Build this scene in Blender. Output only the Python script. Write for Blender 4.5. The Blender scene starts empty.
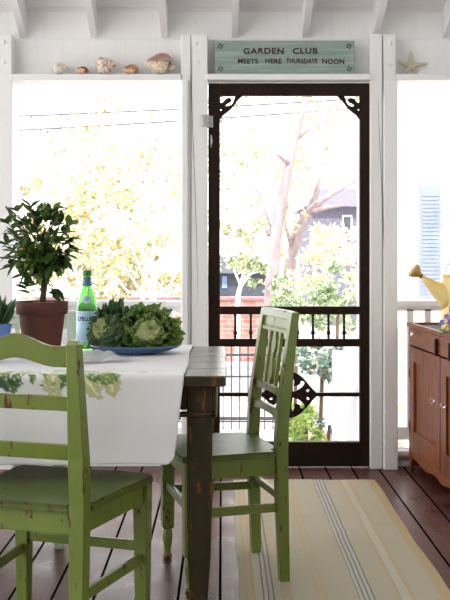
import bpy, bmesh, math, random
from mathutils import Vector, Matrix, Euler
random.seed(7)
scene = bpy.context.scene
col = scene.collection
PI = math.pi

# ------------------------------------------------------------------ camera
cam_d = bpy.data.cameras.new('camera')
cam = bpy.data.objects.new('camera', cam_d)
col.objects.link(cam)
cam.location = (0, 0, 1.12)
cam.rotation_euler = (PI/2, 0, 0)
cam_d.sensor_width = 36
cam_d.lens = 60
cam_d.shift_x = 3/600
cam_d.shift_y = -46/600
cam_d.clip_end = 200
scene.camera = cam

# ------------------------------------------------------------------ world, sun, exposure
world = bpy.data.worlds.new('sky')
scene.world = world
world.use_nodes = True
wn = world.node_tree.nodes
# bright hazy sky, brightest beyond the garden (+Y)
_wt = world.node_tree
_tc = wn.new('ShaderNodeTexCoord'); _sp = wn.new('ShaderNodeSeparateXYZ')
_wt.links.new(_tc.outputs['Generated'], _sp.inputs[0])
_mr = wn.new('ShaderNodeMapRange')
_mr.inputs['From Min'].default_value = -.3; _mr.inputs['From Max'].default_value = .9
_mr.inputs['To Min'].default_value = 1.9; _mr.inputs['To Max'].default_value = 3.0
_wt.links.new(_sp.outputs['Y'], _mr.inputs['Value'])
_wt.links.new(_mr.outputs[0], wn['Background'].inputs['Strength'])
wn['Background'].inputs['Color'].default_value = (0.97, 0.98, 1.0, 1)
sun_d = bpy.data.lights.new('sun', 'SUN')
sun_d.energy = 3.6
sun_d.angle = math.radians(1.5)
sun_d.color = (1.0, 0.95, 0.86)
sun = bpy.data.objects.new('sun', sun_d)
col.objects.link(sun)
sun.rotation_euler = Vector((0.12, 0.75, -0.70)).to_track_quat('-Z', 'Y').to_euler()
scene.view_settings.view_transform = 'Standard'
scene.view_settings.look = 'None'
scene.view_settings.exposure = 0.66
scene.view_settings.gamma = 1.0
scene.view_settings.use_curve_mapping = False

# ------------------------------------------------------------------ helpers
def at(u, v, Y):
    return Vector(((u-222)*Y/1000, Y, 1.12-(v-254)*Y/1000))

def link(name, me, mat=None, parent=None):
    o = bpy.data.objects.new(name, me)
    col.objects.link(o)
    if mat is not None:
        for m in (mat if isinstance(mat, (list, tuple)) else [mat]):
            me.materials.append(m)
    if parent is not None:
        o.parent = parent
    return o

def obj(name, bm, mat=None, parent=None, smooth=False):
    me = bpy.data.meshes.new(name)
    bmesh.ops.recalc_face_normals(bm, faces=bm.faces) if len(bm.faces) < 60000 else None
    bm.to_mesh(me)
    bm.free()
    if smooth:
        for p in me.polygons: p.use_smooth = True
    return link(name, me, mat, parent)

def empty(name, loc=(0, 0, 0), rz=0, parent=None):
    o = bpy.data.objects.new(name, None)
    o.empty_display_size = .1
    o.location = loc
    o.rotation_euler = (0, 0, rz)
    col.objects.link(o)
    if parent is not None: o.parent = parent
    return o

def tag(o, label=None, cat=None, group=None, kind=None):
    if label: o['label'] = label
    if cat: o['category'] = cat
    if group: o['group'] = group
    if kind: o['kind'] = kind
    return o

def nb(): return bmesh.new()

def box(bm, x0, x1, y0, y1, z0, z1, bev=0.0):
    vs = [bm.verts.new((x, y, z)) for x in (x0, x1) for y in (y0, y1) for z in (z0, z1)]
    idx = [(0, 1, 3, 2), (4, 6, 7, 5), (0, 4, 5, 1), (2, 3, 7, 6), (0, 2, 6, 4), (1, 5, 7, 3)]
    fs = [bm.faces.new([vs[i] for i in f]) for f in idx]
    if bev > 0:
        es = list({e for f in fs for e in f.edges})
        bmesh.ops.bevel(bm, geom=es, offset=bev, segments=2, affect='EDGES', profile=.5)
    return bm

def loft(bm, stations, bev=0.0):
    """stations: (center Vector, half x, half y[, x axis, y axis])"""
    rings = []
    for st in stations:
        c, a, b = Vector(st[0]), st[1], st[2]
        ax = Vector(st[3]) if len(st) > 3 else Vector((1, 0, 0))
        ay = Vector(st[4]) if len(st) > 4 else Vector((0, 1, 0))
        rings.append([bm.verts.new(c+ax*sx*a+ay*sy*b) for sx, sy in ((-1, -1), (1, -1), (1, 1), (-1, 1))])
    fs = []
    for r0, r1 in zip(rings[:-1], rings[1:]):
        for i in range(4):
            fs.append(bm.faces.new((r0[i], r0[(i+1) % 4], r1[(i+1) % 4], r1[i])))
    fs.append(bm.faces.new(rings[0][::-1])); fs.append(bm.faces.new(rings[-1]))
    if bev > 0:
        bm.normal_update()
        es = [e for e in {e for f in fs for e in f.edges} if e.calc_face_angle(0) > .5]
        bmesh.ops.bevel(bm, geom=es, offset=bev, segments=2, affect='EDGES', profile=.5)
    return bm

def bar(bm, p0, p1, w, h, bev=0.0, up=Vector((0, 0, 1))):
    """rectangular bar; w is horizontal width, h the height"""
    p0, p1 = Vector(p0), Vector(p1)
    d = (p1-p0).normalized()
    s = d.cross(up).normalized()
    t = s.cross(d).normalized()
    return loft(bm, [(p0, w/2, h/2, s, t), (p1, w/2, h/2, s, t)], bev)

def tube(bm, pts, rad, seg=8, cap=True):
    pts = [Vector(p) for p in pts]
    if not isinstance(rad, (list, tuple)): rad = [rad]*len(pts)
    rings = []
    prev = None
    for i, p in enumerate(pts):
        d = (pts[min(i+1, len(pts)-1)]-pts[max(i-1, 0)]).normalized()
        if prev is None:
            a = d.orthogonal().normalized()
        else:
            a = (prev-d*prev.dot(d)).normalized()
        prev = a
        b = d.cross(a)
        rings.append([bm.verts.new(p+(a*math.cos(2*PI*k/seg)+b*math.sin(2*PI*k/seg))*rad[i]) for k in range(seg)])
    for r0, r1 in zip(rings[:-1], rings[1:]):
        for k in range(seg):
            bm.faces.new((r0[k], r0[(k+1) % seg], r1[(k+1) % seg], r1[k]))
    if cap:
        bm.faces.new(rings[0][::-1]); bm.faces.new(rings[-1])
    return bm

def lathe(bm, prof, seg=32, c=(0, 0, 0), closed_ends=True, axis=None):
    c = Vector(c)
    rings = []
    for r, z in prof:
        rings.append([bm.verts.new(c+Vector((r*math.cos(2*PI*k/seg), r*math.sin(2*PI*k/seg), z))) for k in range(seg)])
    for r0, r1 in zip(rings[:-1], rings[1:]):
        for k in range(seg):
            bm.faces.new((r0[k], r0[(k+1) % seg], r1[(k+1) % seg], r1[k]))
    if closed_ends:
        bm.faces.new(rings[0][::-1]); bm.faces.new(rings[-1])
    return bm

def plate_shape(name, outlines, depth, mat, parent=None, M=None, bevel=0.0):
    """flat outline(s) with holes, extruded: outlines in (x,z); extruded along y"""
    cu = bpy.data.curves.new(name, 'CURVE')
    cu.dimensions = '2D'; cu.fill_mode = 'BOTH'; cu.extrude = depth/2
    cu.bevel_depth = bevel
    for ol in outlines:
        sp = cu.splines.new('POLY'); sp.points.add(len(ol)-1)
        for p, q in zip(sp.points, ol): p.co = (q[0], q[1], 0, 1)
        sp.use_cyclic_u = True
    t = bpy.data.objects.new('tmp', cu)
    col.objects.link(t)
    dg = bpy.context.evaluated_depsgraph_get()
    me = bpy.data.meshes.new_from_object(t.evaluated_get(dg))
    bpy.data.objects.remove(t)
    bpy.data.curves.remove(cu)
    me.transform(Matrix.Rotation(PI/2, 4, 'X'))
    if M is not None: me.transform(M)
    me.materials.clear()
    me.name = name
    return link(name, me, mat, parent)

def text_mesh(name, body, size, depth, mat, parent=None, M=None, sx=1.0, warp=None, bold=0.0, space=1.0, align='CENTER'):
    cu = bpy.data.curves.new(name, 'FONT')
    cu.body = body; cu.size = size; cu.extrude = depth; cu.offset = bold
    cu.align_x = align; cu.align_y = 'CENTER'; cu.space_character = space
    t = bpy.data.objects.new('tmp', cu)
    col.objects.link(t)
    dg = bpy.context.evaluated_depsgraph_get()
    me = bpy.data.meshes.new_from_object(t.evaluated_get(dg))
    bpy.data.objects.remove(t)
    me.transform(Matrix.Diagonal((sx, 1, 1, 1)))
    me.transform(Matrix.Rotation(PI/2, 4, 'X'))
    if warp:
        for v in me.vertices: v.co = warp(v.co)
    if M is not None: me.transform(M)
    me.materials.clear(); me.name = name
    return link(name, me, mat, parent)

# ------------------------------------------------------------------ materials
def new_mat(name):
    m = bpy.data.materials.new(name); m.use_nodes = True
    nt = m.node_tree
    return m, nt, nt.nodes['Principled BSDF'], nt.links

def N(nt, t, **kw):
    n = nt.nodes.new(t)
    for k, v in kw.items(): setattr(n, k, v)
    return n

def coords(nt, scale=(1, 1, 1), kind='Object'):
    tc = N(nt, 'ShaderNodeTexCoord'); mp = N(nt, 'ShaderNodeMapping')
    mp.inputs['Scale'].default_value = scale
    nt.links.new(tc.outputs[kind], mp.inputs['Vector'])
    return mp.outputs['Vector']

def noise(nt, vec, scale, detail=4, rough=.55):
    n = N(nt, 'ShaderNodeTexNoise')
    n.inputs['Scale'].default_value = scale; n.inputs['Detail'].default_value = detail
    n.inputs['Roughness'].default_value = rough
    nt.links.new(vec, n.inputs['Vector'])
    return n.outputs['Fac']

def ramp(nt, fac, stops, interp='LINEAR'):
    r = N(nt, 'ShaderNodeValToRGB')
    cr = r.color_ramp; cr.interpolation = interp
    while len(cr.elements) < len(stops): cr.elements.new(.5)
    for e, (p, c) in zip(cr.elements, sorted(stops, key=lambda s: s[0])):
        e.position = p
        e.color = (*c, 1) if not isinstance(c, (int, float)) else (c, c, c, 1)
    nt.links.new(fac, r.inputs['Fac'])
    return r.outputs['Color']

def mix(nt, fac, a, b, mode='MIX'):
    n = N(nt, 'ShaderNodeMix', data_type='RGBA', blend_type=mode)
    for sock, val in ((n.inputs[0], fac), (n.inputs[6], a), (n.inputs[7], b)):
        if hasattr(val, 'is_output'): nt.links.new(val, sock)
        elif isinstance(val, (int, float)): sock.default_value = val if sock == n.inputs[0] else (val, val, val, 1)
        else: sock.default_value = (*val, 1)
    return n.outputs[2]

def mth(nt, op, a, b=None):
    n = N(nt, 'ShaderNodeMath', operation=op)
    for i, v in enumerate((a, b)):
        if v is None: continue
        if hasattr(v, 'is_output'): nt.links.new(v, n.inputs[i])
        else: n.inputs[i].default_value = v
    return n.outputs[0]

def bump(nt, bs, h, strength=.3, dist=.002):
    b = N(nt, 'ShaderNodeBump'); b.inputs['Strength'].default_value = strength; b.inputs['Distance'].default_value = dist
    nt.links.new(h, b.inputs['Height']); nt.links.new(b.outputs['Normal'], bs.inputs['Normal'])

def simple(name, c, rough=.5, var=.12, scale=25, metal=0, spec=.5, stretch=(1, 1, 1), bstr=.15):
    m, nt, bs, L = new_mat(name)
    v = coords(nt, stretch)
    f = noise(nt, v, scale)
    lo = tuple(max(0, x*(1-var)) for x in c); hi = tuple(min(1, x*(1+var)) for x in c)
    L.new(ramp(nt, f, [(.3, lo), (.7, hi)]), bs.inputs['Base Color'])
    bs.inputs['Roughness'].default_value = rough; bs.inputs['Metallic'].default_value = metal
    bs.inputs['Specular IOR Level'].default_value = spec
    if bstr: bump(nt, bs, f, bstr)
    return m

def edge_mask(nt, radius=.006):
    bv = N(nt, 'ShaderNodeBevel', samples=4); bv.inputs['Radius'].default_value = radius
    g = N(nt, 'ShaderNodeNewGeometry')
    d = N(nt, 'ShaderNodeVectorMath', operation='DOT_PRODUCT')
    nt.links.new(bv.outputs[0], d.inputs[0]); nt.links.new(g.outputs['Normal'], d.inputs[1])
    return mth(nt, 'SUBTRACT', 1.0, d.outputs['Value'])

def worn_paint(name, paint, paint2, under, rough=.4, chip=.62, edge=1.0, scale=22, stretch=(1, 1, .35), spec=.5, grime=.25):
    m, nt, bs, L = new_mat(name)
    bs.inputs['Specular IOR Level'].default_value = spec
    v = coords(nt, stretch)
    n1 = noise(nt, v, 9, 5); n2 = noise(nt, v, scale, 8, .7); n3 = noise(nt, coords(nt, (1, 1, 1)), 90, 3)
    base = mix(nt, ramp(nt, n1, [(.35, 0.), (.68, 1.)]), paint, paint2)
    base = mix(nt, mth(nt, 'MULTIPLY', n3, grime), base, under)
    em = mth(nt, 'MULTIPLY', edge_mask(nt), edge)
    s = mth(nt, 'ADD', n2, em)
    mask = ramp(nt, s, [(chip, 0.), (chip+.03, 1.)])
    n4 = noise(nt, v, 40, 2)
    und = mix(nt, n4, under, tuple(x*.35 for x in under))
    L.new(mix(nt, mask, base, und), bs.inputs['Base Color'])
    L.new(ramp(nt, s, [(chip, rough), (chip+.04, .8)]), bs.inputs['Roughness'])
    bump(nt, bs, mth(nt, 'SUBTRACT', mth(nt, 'MULTIPLY', n3, .3), mask), .4, .001)
    return m

def wood(name, a, b, rough=.45, scale=6, axis=2, bs_=.2, ring=14):
    m, nt, bs, L = new_mat(name)
    st = [7, 7, 7]; st[axis] = .6
    v = coords(nt, tuple(st))
    f = noise(nt, v, scale, 6, .65)
    f2 = noise(nt, v, ring, 3)
    c = ramp(nt, mth(nt, 'ADD', mth(nt, 'MULTIPLY', f, .7), mth(nt, 'MULTIPLY', f2, .3)), [(.33, a), (.66, b)])
    blot = noise(nt, coords(nt), 5, 3)
    c = mix(nt, mth(nt, 'MULTIPLY', blot, .5), c, tuple(x*.45 for x in a))
    L.new(c, bs.inputs['Base Color'])
    bs.inputs['Roughness'].default_value = rough; bs.inputs['Specular IOR Level'].default_value = .22
    bump(nt, bs, f, bs_, .001)
    return m

def leaf_mat(name, stops, transl=.35, rough=.4, nscale=None, crinkle=0):
    m, nt, bs, L = new_mat(name)
    g = N(nt, 'ShaderNodeNewGeometry')
    c = ramp(nt, g.outputs['Random Per Island'], stops)
    if nscale:
        f = noise(nt, coords(nt), nscale, 4)
        c = mix(nt, ramp(nt, f, [(.35, 0.), (.7, .7)]), c, stops[-1][1])
    if crinkle: bump(nt, bs, noise(nt, coords(nt), 130, 4, .7), 1.0, .006)
    L.new(c, bs.inputs['Base Color'])
    bs.inputs['Roughness'].default_value = rough
    tr = N(nt, 'ShaderNodeBsdfTranslucent'); L.new(c, tr.inputs['Color'])
    mx = N(nt, 'ShaderNodeMixShader'); mx.inputs[0].default_value = transl
    L.new(bs.outputs[0], mx.inputs[1]); L.new(tr.outputs[0], mx.inputs[2])
    L.new(mx.outputs[0], nt.nodes['Material Output'].inputs['Surface'])
    return m

def white_paint(name, c=(.86, .86, .85), crack=True):
    m, nt, bs, L = new_mat(name)
    f = noise(nt, coords(nt, (6, 6, .5)), 5, 6, .6)
    k = mix(nt, ramp(nt, f, [(.25, .6), (.45, 0.)]), c, tuple(x*.88 for x in c))
    g = noise(nt, coords(nt), 30, 3)
    k = mix(nt, ramp(nt, g, [(.74, 0.), (.78, .5)]), k, tuple(x*.7 for x in c))
    L.new(k, bs.inputs['Base Color']); bs.inputs['Roughness'].default_value = .55
    bump(nt, bs, f, .3, .002)
    return m

M_white = white_paint('white_paint')
M_ceil = white_paint('ceiling_white_paint', (.84, .83, .84))
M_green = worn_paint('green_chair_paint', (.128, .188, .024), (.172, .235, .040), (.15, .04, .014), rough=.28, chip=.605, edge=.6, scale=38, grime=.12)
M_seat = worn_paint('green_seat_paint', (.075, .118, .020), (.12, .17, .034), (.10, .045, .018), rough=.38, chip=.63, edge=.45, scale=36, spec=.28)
M_pale = worn_paint('pale_green_paint', (.36, .44, .34), (.42, .5, .40), (.3, .22, .15), rough=.4, chip=.75, edge=.4)
M_table = worn_paint('weathered_dark_green_paint', (.020, .022, .012), (.040, .034, .014), (.26, .095, .02), rough=.5, chip=.578, edge=.9, scale=36, spec=.25, grime=.08)
M_ttop = worn_paint('weathered_tabletop_paint', (.075, .085, .085), (.16, .16, .14), (.30, .22, .14), rough=.25, chip=.60, edge=.5, scale=12, stretch=(.25, 1.5, 1))
M_door = worn_paint('dark_brown_door_paint', (.007, .004, .003), (.014, .006, .0035), (.075, .024, .008), rough=.5, chip=.62, edge=.5, spec=.2)
M_black = simple('black_iron', (.02, .018, .016), .45)
M_cab = wood('reddish_brown_wood', (.085, .018, .006), (.35, .10, .028), .42, axis=2)
M_cabh = wood('reddish_brown_wood_level_grain', (.12, .028, .009), (.36, .11, .034), .42, axis=1)
M_cabd = simple('turn_button_wood_and_gap_shade', (.035, .009, .004), .45)  # wood of the turn buttons, also the painted shade in the door gap
M_terra = simple('terracotta', (.105, .030, .015), .75, .25, 8)
M_blue = simple('blue_glazed_ceramic', (.05, .125, .26), .22, .15, 6, bstr=.05)
M_blue2 = simple('periwinkle_glazed_ceramic', (.12, .24, .58), .3, .15, 6, bstr=.05)
M_gravel = simple('pale_gravel', (.32, .31, .30), .9, .6, 160, bstr=.6)
M_bark = simple('brown_bark', (.10, .06, .03), .85, .4, 30, stretch=(1, 1, .2), bstr=.5)
M_pinkbark = simple('pale_pink_grey_bark', (.33, .255, .27), .9, .25, 14, stretch=(1, 1, .25), bstr=.5)
M_whitebark = simple('pale_birch_bark', (.78, .74, .68), .8, .12, 20)
M_steel = simple('galvanised_hinge_metal', (.55, .55, .54), .35, .25, 60, metal=.8)
M_brass = simple('dull_brass', (.25, .13, .04), .4, .2, 60, metal=.7)
M_yellow = worn_paint('cream_yellow_enamel', (.93, .66, .21), (.94, .74, .32), (.10, .05, .02), grime=.04, rough=.35, chip=.745, edge=.25, scale=9, stretch=(1, 1, 1))
M_zinc = simple('dark_zinc', (.022, .027, .038), .6, .2, 30, spec=.2)
M_purple = simple('purple_petal', (.24, .14, .66), .5, .3, 60)
M_purple2 = simple('lilac_petal', (.42, .33, .80), .5, .3, 60)
M_letter = simple('dark_red_brown_lettering', (.055, .012, .012), .7)
M_napkin = simple('white_linen_napkin', (.84, .85, .86), .9, .06, 40)
M_orange = simple('orange_fruit_peel', (.70, .24, .03), .4, .2, 40)
M_starf = simple('dried_starfish', (.60, .53, .38), .9, .2, 120, bstr=.5)
M_iron = simple('black_fence_iron', (.03, .03, .04), .5)
M_wire = simple('black_cable', (.12, .12, .14), .6)
M_conc = simple('pale_concrete', (.60, .58, .56), .9, .08, 3)
M_asph = simple('grey_asphalt', (.30, .30, .32), .9, .12, 3)
M_soil = simple('garden_soil', (.30, .22, .18), .95, .4, 8)
M_siding = simple('white_siding', (.88, .88, .9), .6, .03, 4)
M_shut = simple('blue_grey_shutter', (.22, .26, .38), .6, .1, 8)
M_slate = simple('slate_purple_roof', (.15, .14, .20), .8, .25, 10)
M_dkhouse = simple('dark_blue_grey_siding', (.045, .055, .08), .7, .25, 6)

def glass_mat(name, c, rough=.02, ior=1.5):
    m, nt, bs, L = new_mat(name)
    bs.inputs['Base Color'].default_value = (*c, 1); bs.inputs['Roughness'].default_value = rough
    bs.inputs['Transmission Weight'].default_value = 1; bs.inputs['IOR'].default_value = ior
    return m
M_gglass = glass_mat('green_bottle_glass', (.36, .72, .33), ior=1.12)
M_cglass = glass_mat('clear_glass_knob', (.95, .95, .95))

def screen_mat():
    m, nt, bs, L = new_mat('fine_insect_screen')
    t = N(nt, 'ShaderNodeBsdfTransparent'); d = N(nt, 'ShaderNodeBsdfDiffuse'); d.inputs['Color'].default_value = (.6, .6, .6, 1)
    mx = N(nt, 'ShaderNodeMixShader'); mx.inputs[0].default_value = .05
    L.new(t.outputs[0], mx.inputs[1]); L.new(d.outputs[0], mx.inputs[2]); L.new(mx.outputs[0], nt.nodes['Material Output'].inputs['Surface'])
    return m
M_screen = screen_mat()

def floor_mat():
    m, nt, bs, L = new_mat('dark_red_brown_boards')
    tc = N(nt, 'ShaderNodeTexCoord'); sp = N(nt, 'ShaderNodeSeparateXYZ'); L.new(tc.outputs['Object'], sp.inputs[0])
    q = mth(nt, 'DIVIDE', mth(nt, 'ADD', sp.outputs['X'], .006+.137*40), .137)
    idx = mth(nt, 'FLOOR', q)
    wn_ = N(nt, 'ShaderNodeTexWhiteNoise', noise_dimensions='1D'); L.new(idx, wn_.inputs['W'])
    fr = mth(nt, 'FRACT', q)
    seam = mth(nt, 'LESS_THAN', mth(nt, 'MINIMUM', fr, mth(nt, 'SUBTRACT', 1., fr)), .034)
    v = coords(nt, (14, .9, 1))
    g = noise(nt, v, 5, 7, .65)
    c = ramp(nt, g, [(.3, (.050, .011, .007)), (.55, (.105, .030, .018)), (.72, (.17, .060, .042))])
    c = mix(nt, mth(nt, 'MULTIPLY', wn_.outputs['Value'], .4), c, (.050, .019, .014))
    dirt = noise(nt, coords(nt, (1, 1, 1)), 6, 6, .6)
    c = mix(nt, ramp(nt, dirt, [(.48, 0.), (.75, .55)]), c, (.20, .105, .085))
    # nail holes
    vo = N(nt, 'ShaderNodeTexVoronoi'); vo.inputs['Scale'].default_value = 9; L.new(coords(nt, (1, .5, 1)), vo.inputs['Vector'])
    c = mix(nt, mth(nt, 'LESS_THAN', vo.outputs['Distance'], .035), c, (.012, .006, .005))
    c = mix(nt, seam, c, (.006, .004, .004))
    L.new(c, bs.inputs['Base Color'])
    L.new(ramp(nt, dirt, [(.3, .24), (.7, .44)]), bs.inputs['Roughness']); L.new(mix(nt, seam, (.24, .24, .24), (0., 0., 0.)), bs.inputs['Specular IOR Level'])
    bump(nt, bs, mth(nt, 'SUBTRACT', mth(nt, 'MULTIPLY', g, .3), seam), .5, .003)
    return m

def rug_mat():
    m, nt, bs, L = new_mat('woven_yellow_striped_cotton')
    tc = N(nt, 'ShaderNodeTexCoord'); sp = N(nt, 'ShaderNodeSeparateXYZ'); L.new(tc.outputs['Object'], sp.inputs[0])
    w = noise(nt, coords(nt, (1, 1, 1)), 5, 2)
    x = mth(nt, 'ADD', mth(nt, 'DIVIDE', sp.outputs['X'], .70), mth(nt, 'MULTIPLY', mth(nt, 'SUBTRACT', w, .5), .012))
    B = (.76, .70, .54); Y = (.80, .64, .38); P = (.82, .78, .66); G = (.34, .33, .37)
    st = [(0, B), (.025, Y), (.04, B), (.06, Y), (.075, P), (.112, G), (.121, P), (.134, G), (.142, B), (.16, G), (.167, B), (.20, Y), (.21, B),
          (.24, Y), (.25, B), (.36, Y), (.375, B), (.40, Y), (.41, B), (.555, G), (.562, P), (.577, G), (.584, P), (.60, G), (.607, P), (.622, G), (.629, B),
          (.74, Y), (.755, P), (.80, Y), (.82, B), (.94, Y)]
    c = ramp(nt, x, st, 'CONSTANT')
    th = noise(nt, coords(nt, (1, 60, 1)), 6, 3)
    c = mix(nt, ramp(nt, th, [(.3, .35), (.6, 0.)]), c, (.60, .56, .46))
    L.new(c, bs.inputs['Base Color']); bs.inputs['Roughness'].default_value = .95
    bs.inputs['Specular IOR Level'].default_value = .1
    bump(nt, bs, noise(nt, coords(nt, (300, 300, 1)), 1, 2), .4, .001)
    return m

def brick_mat(name='red_brick', a=(.40, .13, .10), b=(.52, .20, .16), mo=(.50, .42, .40), scale=1.0, axis='XZ'):
    m, nt, bs, L = new_mat(name)
    tc = N(nt, 'ShaderNodeTexCoord'); sp = N(nt, 'ShaderNodeSeparateXYZ'); cb = N(nt, 'ShaderNodeCombineXYZ')
    L.new(tc.outputs['Object'], sp.inputs[0])
    L.new(sp.outputs['X' if axis == 'XZ' else 'Y'], cb.inputs[0]); L.new(sp.outputs['Z'], cb.inputs[1])
    br = N(nt, 'ShaderNodeTexBrick')
    br.inputs['Color1'].default_value = (*a, 1); br.inputs['Color2'].default_value = (*b, 1); br.inputs['Mortar'].default_value = (*mo, 1)
    br.inputs['Scale'].default_value = scale
    br.inputs['Brick Width'].default_value = .22; br.inputs['Row Height'].default_value = .075; br.inputs['Mortar Size'].default_value = .006
    L.new(cb.outputs[0], br.inputs['Vector'])
    f = noise(nt, coords(nt), 9, 4)
    L.new(mix(nt, ramp(nt, f, [(.4, 0.), (.7, .4)]), br.outputs['Color'], mo), bs.inputs['Base Color'])
    bs.inputs['Roughness'].default_value = .9
    return m

def sign_mat():
    m, nt, bs, L = new_mat('distressed_aqua_paint')
    v = coords(nt, (.25, 1, 3))
    n1 = noise(nt, v, 14, 6, .7)
    c = ramp(nt, n1, [(.3, (.20, .29, .26)), (.5, (.27, .36, .325)), (.66, (.40, .46, .40))])
    n2 = noise(nt, coords(nt, (.6, 1, 1.5)), 30, 8, .7)
    s = mth(nt, 'ADD', n2, mth(nt, 'MULTIPLY', edge_mask(nt, .008), 1.6))
    c = mix(nt, ramp(nt, s, [(.66, 0.), (.70, 1.)]), c, (.12, .07, .035))
    L.new(c, bs.inputs['Base Color']); bs.inputs['Roughness'].default_value = .75
    return m

def cloth_mat():
    m, nt, bs, L = new_mat('printed_white_cotton')
    a = N(nt, 'ShaderNodeVertexColor', layer_name='print')
    f = noise(nt, coords(nt), 60, 4)
    c = mix(nt, mth(nt, 'MULTIPLY', f, .08), a.outputs['Color'], (.6, .6, .62))
    L.new(c, bs.inputs['Base Color']); bs.inputs['Roughness'].default_value = .9
    bs.inputs['Specular IOR Level'].default_value = .15
    wv = noise(nt, coords(nt), 7, 3)
    bump(nt, bs, wv, .5, .006)
    return m

def shell_mat(name, a, b):
    m, nt, bs, L = new_mat(name)
    f = noise(nt, coords(nt), 55, 4)
    L.new(ramp(nt, f, [(.38, a), (.56, b)]), bs.inputs['Base Color']); bs.inputs['Roughness'].default_value = .5
    bump(nt, bs, f, .4, .002)
    return m

M_floor = floor_mat(); M_rug = rug_mat(); M_brick = brick_mat(); M_sign = sign_mat(); M_cloth = cloth_mat()
M_pbrick = brick_mat('pale_orange_brick', (.62, .34, .24), (.72, .45, .33), (.82, .76, .7))

# ------------------------------------------------------------------ the porch
XL, XR, YF, YB = -3.2, 2.1, -3.0, 5.3
o = obj('floor', box(nb(), XL, XR, YF, YB+.06, -.12, 0), M_floor); tag(o, kind='structure')
EZ = 2.262; SL = .49
def roof_z(y): return EZ + SL*(YB+.04-y)
b = nb()
ya = 2.0
loft(b, [((-.55, ya-.0, 0), .01, .01), ((-.55, ya, 0), .01, .01)]) if False else None
# sloped deck of boards (each board a slab running along x)
nbd = 60
stp = .12
y = YB+.22
while y > -3.2:
    y2 = y-stp+.004
    z1, z2 = roof_z(y)+.13, roof_z(y2)+.13
    vs = [b.verts.new(p) for p in ((XL-.3, y, z1), (XR+.3, y, z1), (XR+.3, y2, z2), (XL-.3, y2, z2),
                                   (XL-.3, y, z1+.03), (XR+.3, y, z1+.03), (XR+.3, y2, z2+.03), (XL-.3, y2, z2+.03))]
    for f in ((3, 2, 1, 0), (4, 5, 6, 7), (0, 1, 5, 4), (1, 2, 6, 5), (2, 3, 7, 6), (3, 0, 4, 7)):
        b.faces.new([vs[i] for i in f])
    y -= stp
# sheathing above, closing the gaps
vs = [b.verts.new((x, yy, roof_z(yy)+dz)) for dz in (.162, .185) for x, yy in ((XL-.3, YB+.22), (XR+.3, YB+.22), (XR+.3, -3.2), (XL-.3, -3.2))]
for f in ((3, 2, 1, 0), (4, 5, 6, 7), (0, 1, 5, 4), (1, 2, 6, 5), (2, 3, 7, 6), (3, 0, 4, 7)):
    b.faces.new([vs[i] for i in f])
ceil = obj('ceiling', b, M_ceil); tag(ceil, kind='structure')
for k in range(-8, 9):
    x = .069+.374*k
    if x < XL or x > XR: continue
    b = nb()
    ay = Vector((0, 1, -SL)).normalized(); az = Vector((0, SL, 1)).normalized()
    p0 = Vector((x, YB+.16, roof_z(YB+.16)+.065)); p1 = Vector((x, -3.0, roof_z(-3.0)+.065))
    loft(b, [(p0, .018, .066, (1, 0, 0), az), (p1, .018, .066, (1, 0, 0), az)])
    obj('rafter', b, M_ceil, ceil)

# back wall: fascia (upper board) and ledges
b = nb()
box(b, XL, XR, YB+.012, YB+.05, 2.20, 2.43); box(b, XL, XR, YB-.012, YB+.05, 2.055, 2.258, .003)
wb = obj('wall_back', b, M_white); tag(wb, kind='structure')
def wx(u, Y=YB): return (u-222)*Y/1000
def wz(v, Y=YB): return 1.12-(v-254)*Y/1000
YL = 5.19      # front of ledges and posts
def trim(n, x0, x1, y0, y1, z0, z1, bev=.003):
    o = obj('trim_%d' % n, box(nb(), x0, x1, y0, y1, z0, z1, bev), M_white); tag(o, kind='structure'); return o
# posts (front faces at Y = 5.20)
PY = 5.20
def px(u): return (u-222)*PY/1000
def pz(v): return 1.12-(v-254)*PY/1000
post_top = pz(34)
def post(n, pieces):
    b = nb()
    for (u0, u1, yy, zt) in pieces:
        box(b, px(u0), px(u1), yy, YB+.07, 0, zt, .004)
    for (u, v) in bolts[n]:
        lathe_M = Matrix.Translation((px(u), PY-.001, pz(v)))
        c = nb(); lathe(c, [(.0005, .006), (.008, .005), (.012, .0), (.012, -.002)], 10)
        for vv in c.verts: vv.co = Vector((vv.co.x, -vv.co.z, vv.co.y))
        me = bpy.data.meshes.new('t'); c.transform(lathe_M); c.to_mesh(me); c.free(); b.from_mesh(me); bpy.data.meshes.remove(me)
    o = obj('trim_%d' % n, b, M_white); tag(o, kind='structure')
    return o
bolts = {1: [(196, 43), (198, 62)], 2: [(390, 43), (390, 64)], 3: [(4, 42), (4, 62)], 4: []}
post(1, [(181, 190.6, PY+.004, post_top), (191.4, 207.5, PY, post_top), (182, 188, PY-.018, pz(80))])
post(2, [(370.5, 382.2, PY, post_top), (382.9, 396, PY+.003, post_top), (384, 397.5, PY-.016, pz(80))])
post(3, [(-14, -1, PY, post_top), (-.4, 11.6, PY, post_top), (-2, 12.6, PY-.012, pz(80))])
o = post(4, [(520, 548, PY, post_top)])
# checks (long cracks) in the posts
def crack(n, pts, w=.0024):
    b = nb()
    tube(b, [Vector((px(u), PY-.0005, pz(v))) for u, v in pts], [w*.3]+[w*.55]*(len(pts)-2)+[w*.2], 5)
    o = obj('trim_%d' % n, b, M_crack); tag(o, kind='structure')
M_crack = simple('dark_crack', (.16, .16, .17), .9)
crack(5, [(192, 47), (191.6, 90), (193, 140), (194.5, 175), (196.5, 235), (198, 300)])
crack(6, [(382.5, 36), (383, 70), (384.5, 110), (388, 160), (390, 215), (388, 300)])
crack(16, [(378, 100), (380, 150), (384, 240), (386, 330)])
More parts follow.
